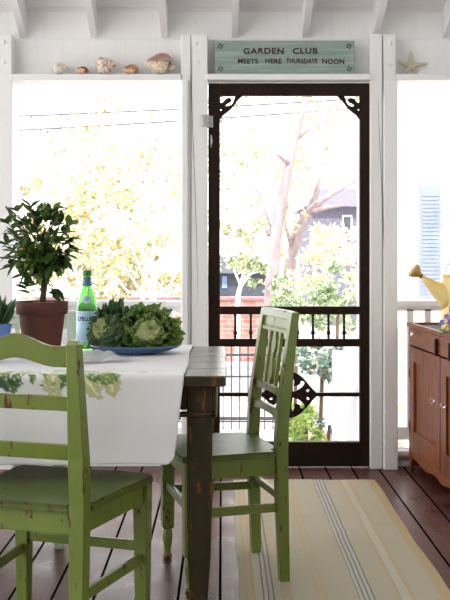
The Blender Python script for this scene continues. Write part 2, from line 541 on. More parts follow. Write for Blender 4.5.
# ledges: v 73-80
LZ1 = 1.12+(254-74)*YL/1000; LZ0 = 1.12+(254-80)*YL/1000
trim(7, XL, px(181), YL, YB+.04, LZ0, LZ1)
trim(8, px(206.5), px(371), YL-.01, YB+.04, LZ0-.0, LZ1, .004)
trim(9, px(396), XR, YL, YB+.04, LZ0, LZ1)
# sills along the bottom of the screened bays
trim(10, XL, px(181), YB-.03, YB+.04, 0, .03)
trim(11, XL, px(181), YB-.05, YB+.04, .058, .085)
trim(12, px(397), XR, YB-.03, YB+.04, 0, .03)
trim(13, px(397), XR, YB-.05, YB+.04, .058, .085)
trim(14, XL, px(181), YB+.02, YB+.06, .0, .115)
trim(15, px(397), XR, YB+.02, YB+.06, .0, .085)
# open left side of the porch: posts, plate and sloping header
for n_, yp in ((17, 1.2), (18, -2.9), (19, 3.2)):
    trim(n_, XL, XL+.14, yp, yp+.14, 0, roof_z(yp)-.02)
trim(20, XL, XL+.14, 5.0, PY-.001, 0, 2.2)
b = nb(); loft(b, [((XL+.07, 5.3, roof_z(5.3)-.05), .03, .07), ((XL+.07, -3.0, roof_z(-3.0)-.05), .03, .07)]); o = obj('trim_21', b, M_white); tag(o, kind='structure')
trim(22, XL, XR, YB+.0, YB+.06, -.6, -.12)
# screened bays
for i, (x0, x1) in enumerate(((px(12), px(182)), (px(397), px(520)), (XL, px(-14)))):
    b = nb(); box(b, x0, x1, YB+.045, YB+.0455, .115, LZ0)
    o = obj('window_%d' % (i+1), b, M_screen); tag(o, kind='structure')
# house wall behind the camera and right wall
M_house = simple('grey_house_siding', (.42, .42, .40), .7, .08, 6)
o = obj('wall_front', box(nb(), XL-.2, XR+.2, -3.12, -3.0, 0, roof_z(-3.0)+.1), M_house); tag(o, kind='structure')
b = nb()
vs = [b.verts.new((x, y, z)) for x in (XR, XR+.1) for y, z in ((YF, 0), (YB+.06, 0), (YB+.06, roof_z(YB+.06)+.13), (YF, roof_z(YF)+.13))]
for f in ((0, 1, 2, 3), (7, 6, 5, 4), (0, 4, 5, 1), (1, 5, 6, 2), (2, 6, 7, 3), (3, 7, 4, 0)): b.faces.new([vs[i] for i in f])
o = obj('wall_right', b, M_white); tag(o, kind='structure')

# railings
def railing(x0, x1, us, label):
    r = empty('porch_railing', ((x0+x1)/2, YB+.09, 0))
    r2 = Vector(r.location)
    def L(bm):
        bm.transform(Matrix.Translation(-r2)); return bm
    tag(r, label, 'railing', None)
    obj('top_rail', L(box(nb(), x0, x1, YB+.06, YB+.13, wz(306.5, 5.38), wz(300.5, 5.38), .004)), M_white, r)
    obj('under_rail', L(box(nb(), x0, x1, YB+.08, YB+.11, wz(311, 5.38), wz(306.5, 5.38))), M_white, r)
    obj('bottom_rail', L(box(nb(), x0, x1, YB+.075, YB+.12, .12, .19, .003)), M_white, r)
    for u in us:
        xc = wx(u, 5.39)
        obj('baluster', L(box(nb(), xc-.017, xc+.017, YB+.08, YB+.112, .19, wz(309, 5.38))), M_white, r)
    return r
railing(px(12), px(181), [169.5-17.3*k for k in range(0, 10)], 'white porch railing behind the table and plants')
railing(px(397), px(520), [410, 427.5, 445, 462, 480], 'white porch railing behind the wooden cabinet')

# ------------------------------------------------------------------ screen door
DY0, DY1 = 5.235, 5.275
door = empty('door_1', (wx(208, 5.235), 5.235, 0)); tag(door, kind='structure')
dl = Vector(door.location)
def du(u): return (u-222)*DY0/1000
def dv(v): return 1.12-(v-254)*DY0/1000
def D(bm): bm.transform(Matrix.Translation(-dl)); return bm
obj('stile', D(box(nb(), du(208.2), du(220), DY0, DY1, .006, dv(83), .003)), M_door, door)
obj('stile', D(box(nb(), du(359.8), du(370.4), DY0, DY1, .006, dv(83), .003)), M_door, door)
obj('top_rail', D(box(nb(), du(220), du(359.8), DY0, DY1, dv(95.5), dv(83), .003)), M_door, door)
obj('middle_rail', D(box(nb(), du(220), du(359.8), DY0, DY1, dv(314.5), dv(306.5), .003)), M_door, door)
obj('middle_rail', D(box(nb(), du(220), du(359.8), DY0, DY1, dv(346.8), dv(339), .003)), M_door, door)
obj('lower_bar', D(box(nb(), du(220), du(359.8), DY0+.008, DY1-.008, dv(396.8), dv(393), .001)), M_door, door)
obj('bottom_rail', D(box(nb(), du(220), du(359.8), DY0, DY1, .006, dv(442), .003)), M_door, door)
obj('screen', D(box(nb(), du(218), du(362), DY1-.006, DY1-.0055, .1, dv(90))), M_screen, door)
for k in range(8):
    u = 235.3+15.6*k
    b = nb(); zt, zb = dv(314.5), dv(339); h = zt-zb
    lathe(b, [(.0065, 0), (.0065, h*.06), (.009, h*.09), (.0055, h*.13), (.0105, h*.20), (.0115, h*.25), (.0075, h*.34), (.0062, h*.6), (.0065, h*.93), (.009, h*.96), (.0065, h)], 12,
          (du(u), (DY0+DY1)/2, zb))
    obj('spindle', D(b), M_door, door, True)
# lower stile-like narrow bar behind the medallion (vertical twig seen right)
# scroll corner brackets (x right, z down from the inner corner), units of px
def bez(p0, p1, p2, n=8):
    return [((1-t)**2*p0[0]+2*t*(1-t)*p1[0]+t*t*p2[0], (1-t)**2*p0[1]+2*t*(1-t)*p1[1]+t*t*p2[1]) for t in [i/n for i in range(n)]]
def bracket(flip, uc):
    outer = [(-.5, -.5)]+[(15.5, -.5)]+[(22.5, -.5)]+bez((22.5, 0), (16, 4), (13.5, 10), 8)+bez((13.5, 10), (9, 15), (4, 18), 6)+[(0, 24), (-.5, 24)]
    outer = [(-.5, -.8), (22.5, -.8)]+bez((22.5, .2), (17, 5), (14.5, 9))+bez((14.5, 9), (10, 15), (4.5, 18.5))+bez((4.5, 18.5), (1.5, 20.5), (.5, 24), 4)+[(-.5, 24)]
    hole = [(.3, .4), (15.2, .4)]+bez((15.2, .4), (13.8, 5), (12, 8.5))+bez((12, 8.5), (9.5, 11), (5.6, 10.6), 6)+bez((5.6, 10.6), (5.2, 8.6), (8, 7.6), 5)+\
        bez((8, 7.6), (11.8, 6.2), (11.8, 3.6), 6)+bez((11.8, 3.6), (9.5, .8), (6.3, 3), 6)+bez((6.3, 3), (3, 5), (1.8, 8), 6)+[(.3, 7)]
    h2 = [(.9+.9*math.cos(a), 14+.9*math.sin(a)) for a in [i*PI/4 for i in range(8)]]
    k = DY0/1000
    ols = [[((uc-222+flip*p[0])*k-dl.x, 1.12+(254-95.5-p[1])*k) for p in ol] for ol in (outer, hole, h2)]
    plate_shape('corner_bracket', ols, .02, M_door, door, Matrix.Translation((0, .015, 0)))
bracket(1, 220); bracket(-1, 359.8)
# medallion
def diamond():
    hw, hh = 28.5, 23.5
    q = bez((0, -hh), (9, -hh+1), (17, -13), 8)+bez((17, -13), (23, -5), (hw, -.6), 6)+[(hw, .6)]+bez((hw, .6), (23, 5), (17, 13), 6)+bez((17, 13), (9, hh-1), (0, hh), 8)
    left = [(-x, -y) for x, y in q]
    return q+left
def teardrop(x, y, l, w, ang):
    pts = []
    for i in range(14):
        t = 2*PI*i/14
        a, c = l*math.cos(t), w*math.sin(t)*(1-.55*math.cos(t))
        pts.append((x+a*math.cos(ang)-c*math.sin(ang), y+a*math.sin(ang)+c*math.cos(ang)))
    return pts
ols = [diamond()]
for sx in (-1, 1):
    for sy in (-1, 1):
        ols.append([(sx*x, sy*y) for x, y in bez((3, 3), (9, 4), (13, 8), 6)+bez((13, 8), (17, 12), (13.5, 13.5), 5)+bez((13.5, 13.5), (10, 14.5), (11, 11), 5)+bez((11, 11), (7, 8), (4, 9), 4)+bez((4, 9), (6, 13), (3, 17), 5)+bez((3, 17), (1, 13), (3, 3), 5)])
        ols.append([(sx*x, sy*y) for x, y in teardrop(18.5, 4.1, 1.8, 1.3, .5)])
k = DY0/1000
ols = [[((289.5-222+p[0])*k-dl.x, 1.12+(254-394.7+p[1])*k) for p in ol] for ol in ols]
plate_shape('medallion', ols, .014, M_door, door, Matrix.Translation((0, .006, 0)))
# hinge, with worn paint around it
b = nb()
for i in range(3):
    zc = dv(117+4.6*i)
    tube(b, [(du(208), DY0-.012, zc-.011), (du(208), DY0-.012, zc+.011)], .0085, 10)
box(b, du(200.5), du(208), DY0-.048, DY0-.042, dv(127.5), dv(116), .001)
box(b, du(208), du(213), DY0-.006, DY0, dv(127.5), dv(116), .001)
obj('hinge', D(b), M_steel, door, True)
b = nb()
tube(b, [(du(211), DY0-.006, dv(135)), (du(211.5), DY0-.008, dv(141)), (du(211), DY0-.004, dv(148))], [.005, .007, .002], 8)
obj('latch_hook', D(b), M_steel, door, True)

# ------------------------------------------------------------------ sign on the ledge
sg = empty('garden_club_sign', (px(285), 5.205, LZ1)); tag(sg, 'distressed aqua wooden sign with dark hand lettering on the ledge above the door', 'sign')
sw, sh = .731, .182
tilt = Matrix.Rotation(math.radians(-6), 4, 'X')
b = box(nb(), -sw/2, sw/2, 0, .016, 0, sh, .0025); b.transform(tilt); obj('board', b, M_sign, sg)
txts = [('GARDEN', -.115, .127, .052), ('CLUB', .135, .127, .052)]
def wob(seed, amp):
    rnd = random.Random(seed); a, c = rnd.random()*6, rnd.random()*6
    return lambda p: Vector((p.x, p.y, p.z+amp*math.sin(p.x*40+a)+amp*.6*math.sin(p.x*95+c)))
T = tilt @ Matrix.Translation((0, -.0012, 0))
for s, x, z, sz in (('GARDEN', -.110, .124, .044), ('CLUB', .106, .124, .044)):
    text_mesh('lettering', s, sz, .0006, M_letter, sg, T @ Matrix.Translation((x, 0, z)), 1.12, wob(3, .0012), .0013, 1.12)
for s, x, z, sz in (('MEETS', -.193, .070, .036), ('HERE', -.060, .071, .036), ('THURSDAYS', .088, .071, .035), ('NOON', .252, .068, .036)):
    text_mesh('lettering', s, sz, .0006, M_letter, sg, T @ Matrix.Translation((x, 0, z)), 1.0 if s != 'THURSDAYS' else .80, wob(5, .0010), .0009, 1.06)
for sx in (-1, 1):
    for zz in (.03, sh-.03):
        b = nb()
        for i in range(8):
            a = i*PI/4+.3
            r1 = .019 if i % 2 == 0 else .013
            c = Vector((sx*(sw/2-.030), -.0015, zz)); d = Vector((math.cos(a), 0, math.sin(a))); n = Vector((-math.sin(a), 0, math.cos(a)))
            pts = [c+d*.005, c+d*r1*.6+n*.0035, c+d*r1, c+d*r1*.6-n*.0035]
            vs = [b.verts.new(p) for p in pts]+[b.verts.new(p+Vector((0, .001, 0))) for p in pts]
            b.faces.new(vs[:4]); b.faces.new(vs[7:3:-1])
            for j in range(4): b.faces.new((vs[j], vs[(j+1) % 4], vs[4+(j+1) % 4], vs[4+j]))
        b.transform(tilt)
        obj('painted_floret', b, M_letter, sg)

# ------------------------------------------------------------------ sea shells and starfish on the ledges
def conch(name, loc, wh, mat, liprz, label, turns=3.3, spik=.35, lip=True, lipmat=None, roll=0.0, n=7):
    r = empty(name, loc, 0); tag(r, label, 'shell')
    b = nb(); seg = 12; steps = int(turns*22)
    kk = .24
    rings = []
    for i in range(steps+1):
        th = i/22*2*PI
        e = math.exp(kk*(th-turns*2*PI))
        cx, cy, cz = .30*e*math.cos(th), .30*e*math.sin(th), -.62*e
        rr = .30*e
        rad = Vector((math.cos(th), math.sin(th), 0))
        sp = max(0, math.cos(n*th/1.0))**6
        ring = []
        for j in range(seg):
            a = 2*PI*j/seg
            out = math.cos(a); upv = math.sin(a)
            f = 1+spik*1.6*sp*max(0, math.cos(a-.8))**3
            ring.append(b.verts.new(Vector((cx, cy, cz))+rad*out*rr*f+Vector((0, 0, upv*rr*1.15*f))))
        rings.append(ring)
    for r0, r1 in zip(rings[:-1], rings[1:]):
        for j in range(seg): b.faces.new((r0[j], r0[(j+1) % seg], r1[(j+1) % seg], r1[j]))
    # siphon end: taper from the last whorl down
    tube(b, [(0, 0, -.35), (.02, 0, -.7), (.04, 0, -1.0), (.05, 0, -1.2)], [.50, .42, .22, .05], 14)
    R = Matrix.Rotation(liprz, 4, 'Z') @ Matrix.Rotation(math.radians(100), 4, 'Y') @ Matrix.Rotation(roll, 4, 'Z')
    b.transform(R)
    lb = nb()
    g = []
    for i in range(9):
        t = i/8
        row = []
        for j in range(6):
            s = j/5
            w = math.sin(PI*min(1, t*.9+.08))
            row.append(lb.verts.new((.25+.62*s*w, .12+.28*s*s*w+.02*math.sin(9*t), -.25-.95*t+.1*s)))
        g.append(row)
    for i in range(8):
        for j in range(5): lb.faces.new((g[i][j], g[i+1][j], g[i+1][j+1], g[i][j+1]))
    bmesh.ops.solidify(lb, geom=lb.faces[:], thickness=.04)
    lb.transform(R)
    allv = [v.co.copy() for v in b.verts]+([v.co.copy() for v in lb.verts] if lip else [])
    lo_ = [min(v[i] for v in allv) for i in range(3)]; hi_ = [max(v[i] for v in allv) for i in range(3)]
    sx_, sz_ = wh[0]/(hi_[0]-lo_[0]), wh[1]/(hi_[2]-lo_[2])
    sc_ = (sx_, min(.075/(hi_[1]-lo_[1]), sx_), sz_)
    F = Matrix.Diagonal((*sc_, 1)) @ Matrix.Translation((-(lo_[0]+hi_[0])/2, -(lo_[1]+hi_[1])/2, -lo_[2]))
    b.transform(F); lb.transform(F)
    obj('whorl', b, mat, r, True)
    if lip: obj('lip', lb, lipmat, r, True)
    else: lb.free()
    return r
S1 = shell_mat('cream_shell', (.66, .54, .40), (.86, .82, .76))
S2 = shell_mat('brown_speckled_shell', (.50, .28, .16), (.86, .77, .66))
S3 = shell_mat('orange_shell', (.62, .26, .12), (.80, .56, .40))
S4 = shell_mat('tan_shell', (.62, .44, .26), (.86, .76, .60))
S5 = simple('pink_shell_lip', (.74, .48, .42), .35, .2, 20)
sy = 5.225
def sxp(u): return (u-222)*sy/1000
conch('sea_shell', (sxp(60), sy, LZ1), (.092, .068), S1, PI*.95, 'round cream sea shell, leftmost on the ledge', spik=.15, lip=False, roll=1)
conch('sea_shell', (sxp(82), sy, LZ1), (.078, .052), S3, 0.2, 'small pinkish brown sea shell, second from left on the ledge', lipmat=S5, roll=2.2)
conch('sea_shell', (sxp(106), sy, LZ1), (.112, .095), S2, PI*.9, 'tall spiky brown-speckled sea shell in the middle of the ledge', spik=.5, lip=False, roll=.3)
conch('sea_shell', (sxp(131), sy, LZ1), (.094, .060), S3, .3, 'small orange sea shell between the speckled shell and the large one', spik=.3, lipmat=S3, roll=2.6)
conch('sea_shell', (sxp(160), sy, LZ1), (.168, .122), S4, PI*.05, 'large tan conch shell with a wide pink lip beside the post', spik=.45, lipmat=S5, roll=2.4)

b = nb()
cs = Vector((0, 0, 0))
Ysf = 5.27
tips = [(410.6, 51.8), (397.8, 61.2), (427.5, 63), (404.6, 73.2), (417.3, 73.2)]
C0 = at(411, 66.5, Ysf)
for (u, v) in tips:
    T0 = at(u, v, Ysf)-C0
    tube(b, [Vector((0, .0, 0)), T0*.33+Vector((0, -.003, 0)), T0*.7, T0*.97+Vector((0, .004, 0)), T0], [.012, .0105, .0065, .004, .0015], 8)
bmesh.ops.create_uvsphere(b, u_segments=12, v_segments=8, radius=.014)
sf = obj('starfish', b, M_starf, None, True); sf.location = C0
tag(sf, 'dried tan starfish leaning on the right ledge against the white board', 'starfish')

# ------------------------------------------------------------------ rug
b = nb(); nx, ny = 30, 110
x0r, x1r, y0r, y1r = .055, .755, 1.6, 4.955
g = []
for j in range(ny+1):
    row = []
    for i in range(nx+1):
        x = (x1r-x0r)*i/nx; yy = y0r+(y1r-y0r)*j/ny
        wv = .004*max(0, math.sin(yy*9+.7*math.sin(x*7)))**8+.0015*math.sin(x*23+yy*5)
        ex = .003*math.sin(yy*4.3)+.002*math.sin(yy*11) if i in (0, nx) else 0
        row.append(b.verts.new((x+ex, yy, .003+wv*.6+(0 if 0 < i < nx and 0 < j < ny else -.001))))
    g.append(row)
for j in range(ny):
    for i in range(nx): b.faces.new((g[j][i], g[j][i+1], g[j+1][i+1], g[j+1][i]))
bmesh.ops.solidify(b, geom=b.faces[:], thickness=.002)
rug = obj('rug', b, M_rug, None, True); rug.location = (x0r, 0, 0)
tag(rug, 'long pale yellow striped cotton runner on the floor boards before the door', 'rug')

# ------------------------------------------------------------------ table
tb = empty('farm_table', (-.85, 3.43, 0)); tag(tb, 'weathered dark green wooden farm table with chipped paint under a white cloth', 'table')
to = Vector(tb.location)
def TT(bm): bm.transform(Matrix.Translation(-to)); return bm
TX0, TX1, TY0, TY1 = -1.75, .012, 2.95, 3.90
for k in range(5):
    w = (TY1-TY0)/5
    obj('top_plank', TT(box(nb(), TX0, TX1+(.002 if k % 2 else 0), TY0+w*k+.001, TY0+w*(k+1)-.001, .73, .76, .003)), M_ttop if k else M_ttop, tb)
b = box(nb(), TX0+.02, TX1-.004, TY0-.003, TY0+.012, .728, .7585, .003)
obj('edge_strip', TT(b), M_table, tb)
LW = .076; ly0 = 2.985
for (lx, ly) in ((-.0675, ly0+LW/2), (-.0675, TY1-.035-LW/2), (TX0+.07, ly0+LW/2), (TX0+.07, TY1-.035-LW/2)):
    b = nb()
    loft(b, [((lx, ly, .729), LW/2, LW/2), ((lx, ly, .35), LW/2-.0005, LW/2), ((lx-.001, ly, .22), LW/2-.003, LW/2-.003), ((lx-.002, ly, .10), .028, .028), ((lx-.002, ly, 0), .024, .024)], .003)
    obj('leg', TT(b), M_table, tb)
ap0, ap1 = 1.12-(417-254)*2.98/1000, .729
bx = lambda *a, **k: TT(box(nb(), *a, **k))
fr_y = ly0+.004
obj('apron', bx(TX0+.1, -.105, fr_y, fr_y+.022, ap0+.02, ap1, .002), M_table, tb)
obj('apron', bx(TX0+.1, -.105, TY1-.06, TY1-.04, ap0+.02, ap1, .002), M_table, tb)
obj('apron', bx(-.052, -.030, ly0+LW, TY1-.1, ap0+.02, ap1, .002), M_table, tb)
obj('moulding', bx(TX0+.05, -.018, fr_y-.016, fr_y+.012, ap0, ap0+.014, .003), M_table, tb)
obj('moulding', bx(-.034, -.014, fr_y-.016, TY1-.04, ap0, ap0+.014, .003), M_table, tb)
obj('moulding', bx(-.0295, -.016, ly0+.004, TY1-.04, ap0+.014, ap1, .004), M_table, tb)

# ------------------------------------------------------------------ tablecloth
def leafshape(px_, pz_, cx, cz, ang, l, w, lobes=0):
    dx, dz = px_-cx, pz_-cz
    s = (dx*math.cos(ang)+dz*math.sin(ang))/l
    t = (-dx*math.sin(ang)+dz*math.cos(ang))/w
    if s < 0 or s > 1: return -1
    wd = math.sin(PI*s**.8)*(1+.18*lobes*math.sin(s*28))
    if abs(t) > wd: return -1
    return abs(t)/max(wd, .01)
G1 = (.085, .17, .04); G2 = (.20, .28, .08); G3 = (.52, .52, .27); G4 = (.04, .09, .035)
rl = random.Random(5)
leaves = []
def spray(cx, s0, big, cols, seed):
    r = random.Random(seed)
    for k in range(big):
        leaves.append((cx+r.uniform(-.05, .05), s0+r.uniform(-.02, .03), r.uniform(-2.6, -.5), r.uniform(.035, .065), r.uniform(.011, .018), r.choice(cols), 1))
    for k in range(14):
        leaves.append((cx+r.uniform(-.09, .09), s0+r.uniform(-.05, .03), r.uniform(0, 6.3), r.uniform(.008, .02), r.uniform(.002, .005), r.choice(cols), 0))
# coordinates: x, and s = distance along the cloth (0 at the front table edge, negative = hanging down)
leaves += [(-.415, .005, -.9, .085, .028, G3, 1), (-.40, .012, -.75, .045, .012, G1, 1), (-.335, .015, -1.35, .075, .026, G3, 1), (-.385, .012, -.25, .075, .024, G1, 1), (-.36, .0, -.4, .05, .016, G2, 1),
           (-.50, .012, -1.45, .085, .026, G3, 1), (-.455, .01, -1.9, .05, .010, G1, 1), (-.475, .004, -1.0, .045, .008, G1, 0), (-.53, .01, -.9, .03, .006, G2, 0), (-.56, .0, -1.5, .025, .006, G1, 0),
           (-.66, .01, -.9, .07, .022, G4, 1), (-.60, .01, -1.8, .065, .016, G1, 1), (-.625, -.02, -.2, .035, .011, G4, 1), (-.70, .0, -1.2, .08, .024, G2, 1)]
spray(-.37, .05, 5, [G3, (.55, .66, .50)], 1); spray(-.52, .07, 5, [G3, (.55, .66, .5)], 2); spray(-.65, .05, 5, [G3, G2], 3); spray(-.95, .0, 8, [G1, G2, G3], 4); spray(-1.2, -.02, 8, [G1, G2, G3], 6); spray(-1.45, 0, 8, [G1, G2], 7)
spray(-.50, 0, 0, [G2, G1], 8); spray(-.28, .10, 2, [(.6, .68, .55)], 9)
def printcol(x, s):
    c = (.80, .80, .80)
    for (cx, cs_, an, l, w, cc, lb) in leaves:
        l, w = l*1.2, w*1.15
        if abs(x-cx) > .1 or abs(s-cs_) > .1: continue
        v = leafshape(x, s, cx, cs_, an, l, w, lb)
        if v >= 0:
            if v < .10 and w > .01: c = tuple(min(1, q*1.5+.04) for q in cc)
            else:
                h = math.sin(x*410+s*170)*math.sin(s*390-x*120)
                c = tuple(q*(1+.22*h) for q in cc)
                if h > .75: c = (.6, .64, .45)
    return c
me = bpy.data.meshes.new('tablecloth')
cx1 = -.112; dx = .006; xs = [cx1-dx*i for i in range(int(1.55/dx))]
front = .262; back = .22
ss = []
s = -front
while s < (TY1-TY0)+back:
    ss.append(s); s += .0055 if s < .12 else .02
vtx = []; cols = []
for s in ss:
    for i, x in enumerate(xs):
        d = cx1-x
        yy = TY0+s; z = .7635
        R = .010
        fold = .5+.5*math.sin(x*9+.6)
        if s < 0:
            hang = -s
            if hang < .012: a = hang/.012*PI/2; yy = TY0-R*math.sin(a)-.001; z = .7635-R*(1-math.cos(a))
            else:
                h = hang-.012
                yy = TY0-.012-h*(.02+.05*fold*min(1, h/.1)) + .006*math.sin(x*21+1)*min(1, h/.08)
                z = .7535-h
                x2 = x-.030*(h/.25)*math.exp(-d*9)
                # rounded lower corner
                lim = front-.012-h
                rc = .03
                if d < rc and lim < rc:
                    ex = rc-d; ez = rc-lim
                    q = math.hypot(ex, ez)
                    if q > rc:
                        m_ = rc/q
                        x2 -= ex*(1-m_); z += ez*(1-m_)
                x = x2
        elif s > TY1-TY0:
            h = s-(TY1-TY0); yy = TY1+.012+h*.05; z = .7635-h if h > .01 else .762
        else:
            z += .0012*math.sin(x*13+s*9)*math.sin(s*17)+.0012
            x += .004*math.sin(s*7)*math.exp(-d*9) - (.014*(1-s/.95))*math.exp(-d*9)*0
        vtx.append((x, yy, z))
        cols.append(printcol(cx1-d if s >= 0 else cx1-d, s))
nxs = len(xs)
faces = [(j*nxs+i, (j+1)*nxs+i, (j+1)*nxs+i+1, j*nxs+i+1) for j in range(len(ss)-1) for i in range(nxs-1)]
me.from_pydata(vtx, [], faces)
ca = me.color_attributes.new('print', 'FLOAT_COLOR', 'POINT')
for i, c in enumerate(cols): ca.data[i].color = (*c, 1)
for p in me.polygons: p.use_smooth = True
tc_ = link('tablecloth', me, M_cloth)
md = tc_.modifiers.new('thickness', 'SOLIDIFY'); md.thickness = .0016; md.offset = 1
tag(tc_, 'white cotton tablecloth printed with green leaves hanging over the table edge', 'tablecloth')

# ------------------------------------------------------------------ chairs
def chair(name, loc, rz, label, style, wb_, wf, dep, mat, seatmat, H=.90, turned=False, cat='chair', group=None):
    r = empty(name, loc, rz); tag(r, label, cat, group)
    SH = .45; pw = .0225 if style != 'ladder' else .024
    bx_, fx = wb_/2, wf/2
    # rear legs running up as back posts
    for s in (-1, 1):
        b = nb()
        tx = bx_-(.004 if style == 'slat' else -.002)
        if style == 'ladder':
            st = [((s*bx_, -.02, 0), .017, .019), ((s*bx_, -.004, .25), .021, .022), ((s*bx_, 0, SH), .0225, .024), ((s*bx_, -.006, .58), .0225, .023), ((s*tx, -.04, H-.012), .0165, .017), ((s*tx, -.041, H), .0125, .012)]
        else:
            st = [((s*bx_, -.012, 0), .016, .017), ((s*bx_, -.004, .25), .019, .0205), ((s*bx_, 0, SH), .0195, .0215), ((s*bx_, -.006, .58), .019, .021), ((s*tx, -.050, H-.006), .017, .014), ((s*tx, -.050, H), .015, .012)]
        loft(b, st, .0025)
        obj('leg', b, mat, r)
    for s in (-1, 1):
        b = nb(); yf = dep
        if turned:
            loft(b, [((s*fx, yf, SH-.015), .0225, .0225), ((s*fx, yf, .125), .0215, .0215), ((s*fx, yf, .112), .018, .018)], .002)
            lathe(b, [(.010, 0), (.016, .004), (.018, .012), (.013, .022), (.012, .03), (.017, .06), (.0185, .085), (.016, .105), (.013, .112)], 16, (s*fx, yf, 0))
        else:
            loft(b, [((s*fx, yf, SH-.015), .0235, .0235), ((s*fx, yf, .30), .022, .0225), ((s*fx, yf, 0), .018, .018)], .003)
        obj('leg', b, mat, r)
    # seat
    b = nb(); ov = .018; N_ = 10
    yb0, yf0 = -.022 if style == 'ladder' else -.005, dep+.035
    th = .02
    def pt(t, sg, z): 
        w = bx_+.022+(fx-bx_+.012)*t
        return (sg*w, yb0+(yf0-yb0)*t, z)
    # outline with notched back around the posts
    wB = bx_-pw-.001
    ol = [(-wB, yb0), (-wB, .024), (-(bx_+.026), .024), (-(fx+.032), yf0-.03), (-(fx+.02), yf0-.006), (-(fx-.02), yf0), (fx-.02, yf0), (fx+.02, yf0-.006), (fx+.032, yf0-.03), (bx_+.026, .024), (wB, .024), (wB, yb0)]
    lo = [b.verts.new((x, y, SH-th)) for x, y in ol]; hi = [b.verts.new((x, y, SH)) for x, y in ol]
    n = len(ol)
    b.faces.new(hi); b.faces.new(lo[::-1])
    for i in range(n): b.faces.new((lo[i], lo[(i+1) % n], hi[(i+1) % n], hi[i]))
    bmesh.ops.recalc_face_normals(b, faces=b.faces)
    es = [e for e in b.edges if abs(e.verts[0].co.z-SH) < 1e-4 and abs(e.verts[1].co.z-SH) < 1e-4]
    bmesh.ops.bevel(b, geom=es, offset=.005, segments=2, affect='EDGES')
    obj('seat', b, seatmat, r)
    ah = .062; az = SH-th-ah/2
    aw = .02
    def ap(p0, p1, z=az, h=ah, w=aw, nm='apron', bev=.002):
        b = nb(); bar(b, (p0[0], p0[1], z), (p1[0], p1[1], z), w, h, bev); return obj(nm, b, mat, r)
    ap((-bx_+pw, 0), (bx_-pw, 0)); ap((-fx+.022, dep), (fx-.022, dep))
    for s in (-1, 1): ap((s*bx_, pw), (s*fx, dep-.022))
    zs = .255 if style != 'ladder' else .20
    for s in (-1, 1):
        ap((s*bx_, .012), (s*fx, dep-.012), zs, .03, .018, 'stretcher', .004)
    ap((-fx+.01, dep), (fx-.01, dep), zs+(.015 if style != 'ladder' else .035), .030, .018, 'stretcher', .004)
    ap((-bx_+.01, -.005), (bx_-.01, -.005), zs+.03, .026, .018, 'stretcher', .003) if style != 'ladder' else None
    def py(z): return -.006-(z-.58)/(H-.58)*(.040 if style == 'ladder' else .044) if z > .58 else -.003
    def board(top, bot, nm, th=.018, nseg=28, dy=0):
        # top/bot are functions of t in -1..1 giving z
        b = nb(); W = bx_-.006; rows = []
        for i in range(nseg+1):
            t = -1+2*i/nseg; x = t*W
            zt, zb = top(t), bot(t)
            rows.append([b.verts.new((x, py(z)+dy+o_, z)) for z, o_ in ((zb, -th/2), (zt-.002, -th/2), (zt, -th/2+.003), (zt, th/2-.003), (zt-.002, th/2), (zb, th/2))])
        for r0, r1 in zip(rows[:-1], rows[1:]):
            for j in range(6): b.faces.new((r0[j], r0[(j+1) % 6], r1[(j+1) % 6], r1[j]))
        b.faces.new(rows[0]); b.faces.new(rows[-1][::-1])
        return obj(nm, b, mat, r, False)
    if style == 'ladder':
        bumpf = lambda t, w: .5+.5*math.cos(PI*min(1, abs(t)/w))
        board(lambda t: H-.014+.030*bumpf(t-.06, .70)-.004*math.sin(PI*abs(t)), lambda t: H-.072+.022*bumpf(t-.06, .68), 'crest_rail', .02, 40)
        board(lambda t: .742, lambda t: .703, 'back_rail')
        board(lambda t: .610, lambda t: .568, 'back_rail')
    else:
        q = H/.92
        board(lambda t: .922*q-.004*abs(t)**6, lambda t: .893*q, 'crest_rail', .026)
        board(lambda t: .893*q, lambda t: .858*q, 'crest_panel', .010)
        board(lambda t: .858*q, lambda t: .843*q, 'back_rail', .022)
        board(lambda t: .655, lambda t: .622+.010*(1-t*t), 'back_rail', .018)
        board(lambda t: .585, lambda t: .548+.012*(1-t*t), 'back_rail', .018)
        for k, (xc, lens) in enumerate(((-.060, 0), (0, 1), (.060, 0))):
            b = nb(); rows = []
            zb, zt = .65, .847*q
            for i in range(25):
                t = i/24; z = zb+(zt-zb)*t
                w = .0085 if not lens else .008+.016*max(0, math.sin(PI*((t*2) % 1)))**2
                rows.append([b.verts.new((xc+sx*w, py(z)+sy_*.006, z)) for sx, sy_ in ((-1, -1), (1, -1), (1, 1), (-1, 1))])
            for r0, r1 in zip(rows[:-1], rows[1:]):
                for j in range(4): b.faces.new((r0[j], r0[(j+1) % 4], r1[(j+1) % 4], r1[j]))
            b.faces.new(rows[0][::-1]); b.faces.new(rows[-1])
            obj('slat', b, mat, r)
    return r

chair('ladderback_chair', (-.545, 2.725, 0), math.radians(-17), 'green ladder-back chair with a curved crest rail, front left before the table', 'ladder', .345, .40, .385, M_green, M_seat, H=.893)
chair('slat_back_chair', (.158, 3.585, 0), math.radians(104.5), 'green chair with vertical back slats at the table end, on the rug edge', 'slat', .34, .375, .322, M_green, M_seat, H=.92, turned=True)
chair('slat_back_chair', (-.80, 4.17, 0), math.radians(180), 'pale green chair behind the table, mostly hidden by the terracotta pot', 'slat', .34, .36, .36, M_pale, M_pale, H=.88)

# ------------------------------------------------------------------ things on the table
TZ = .7665
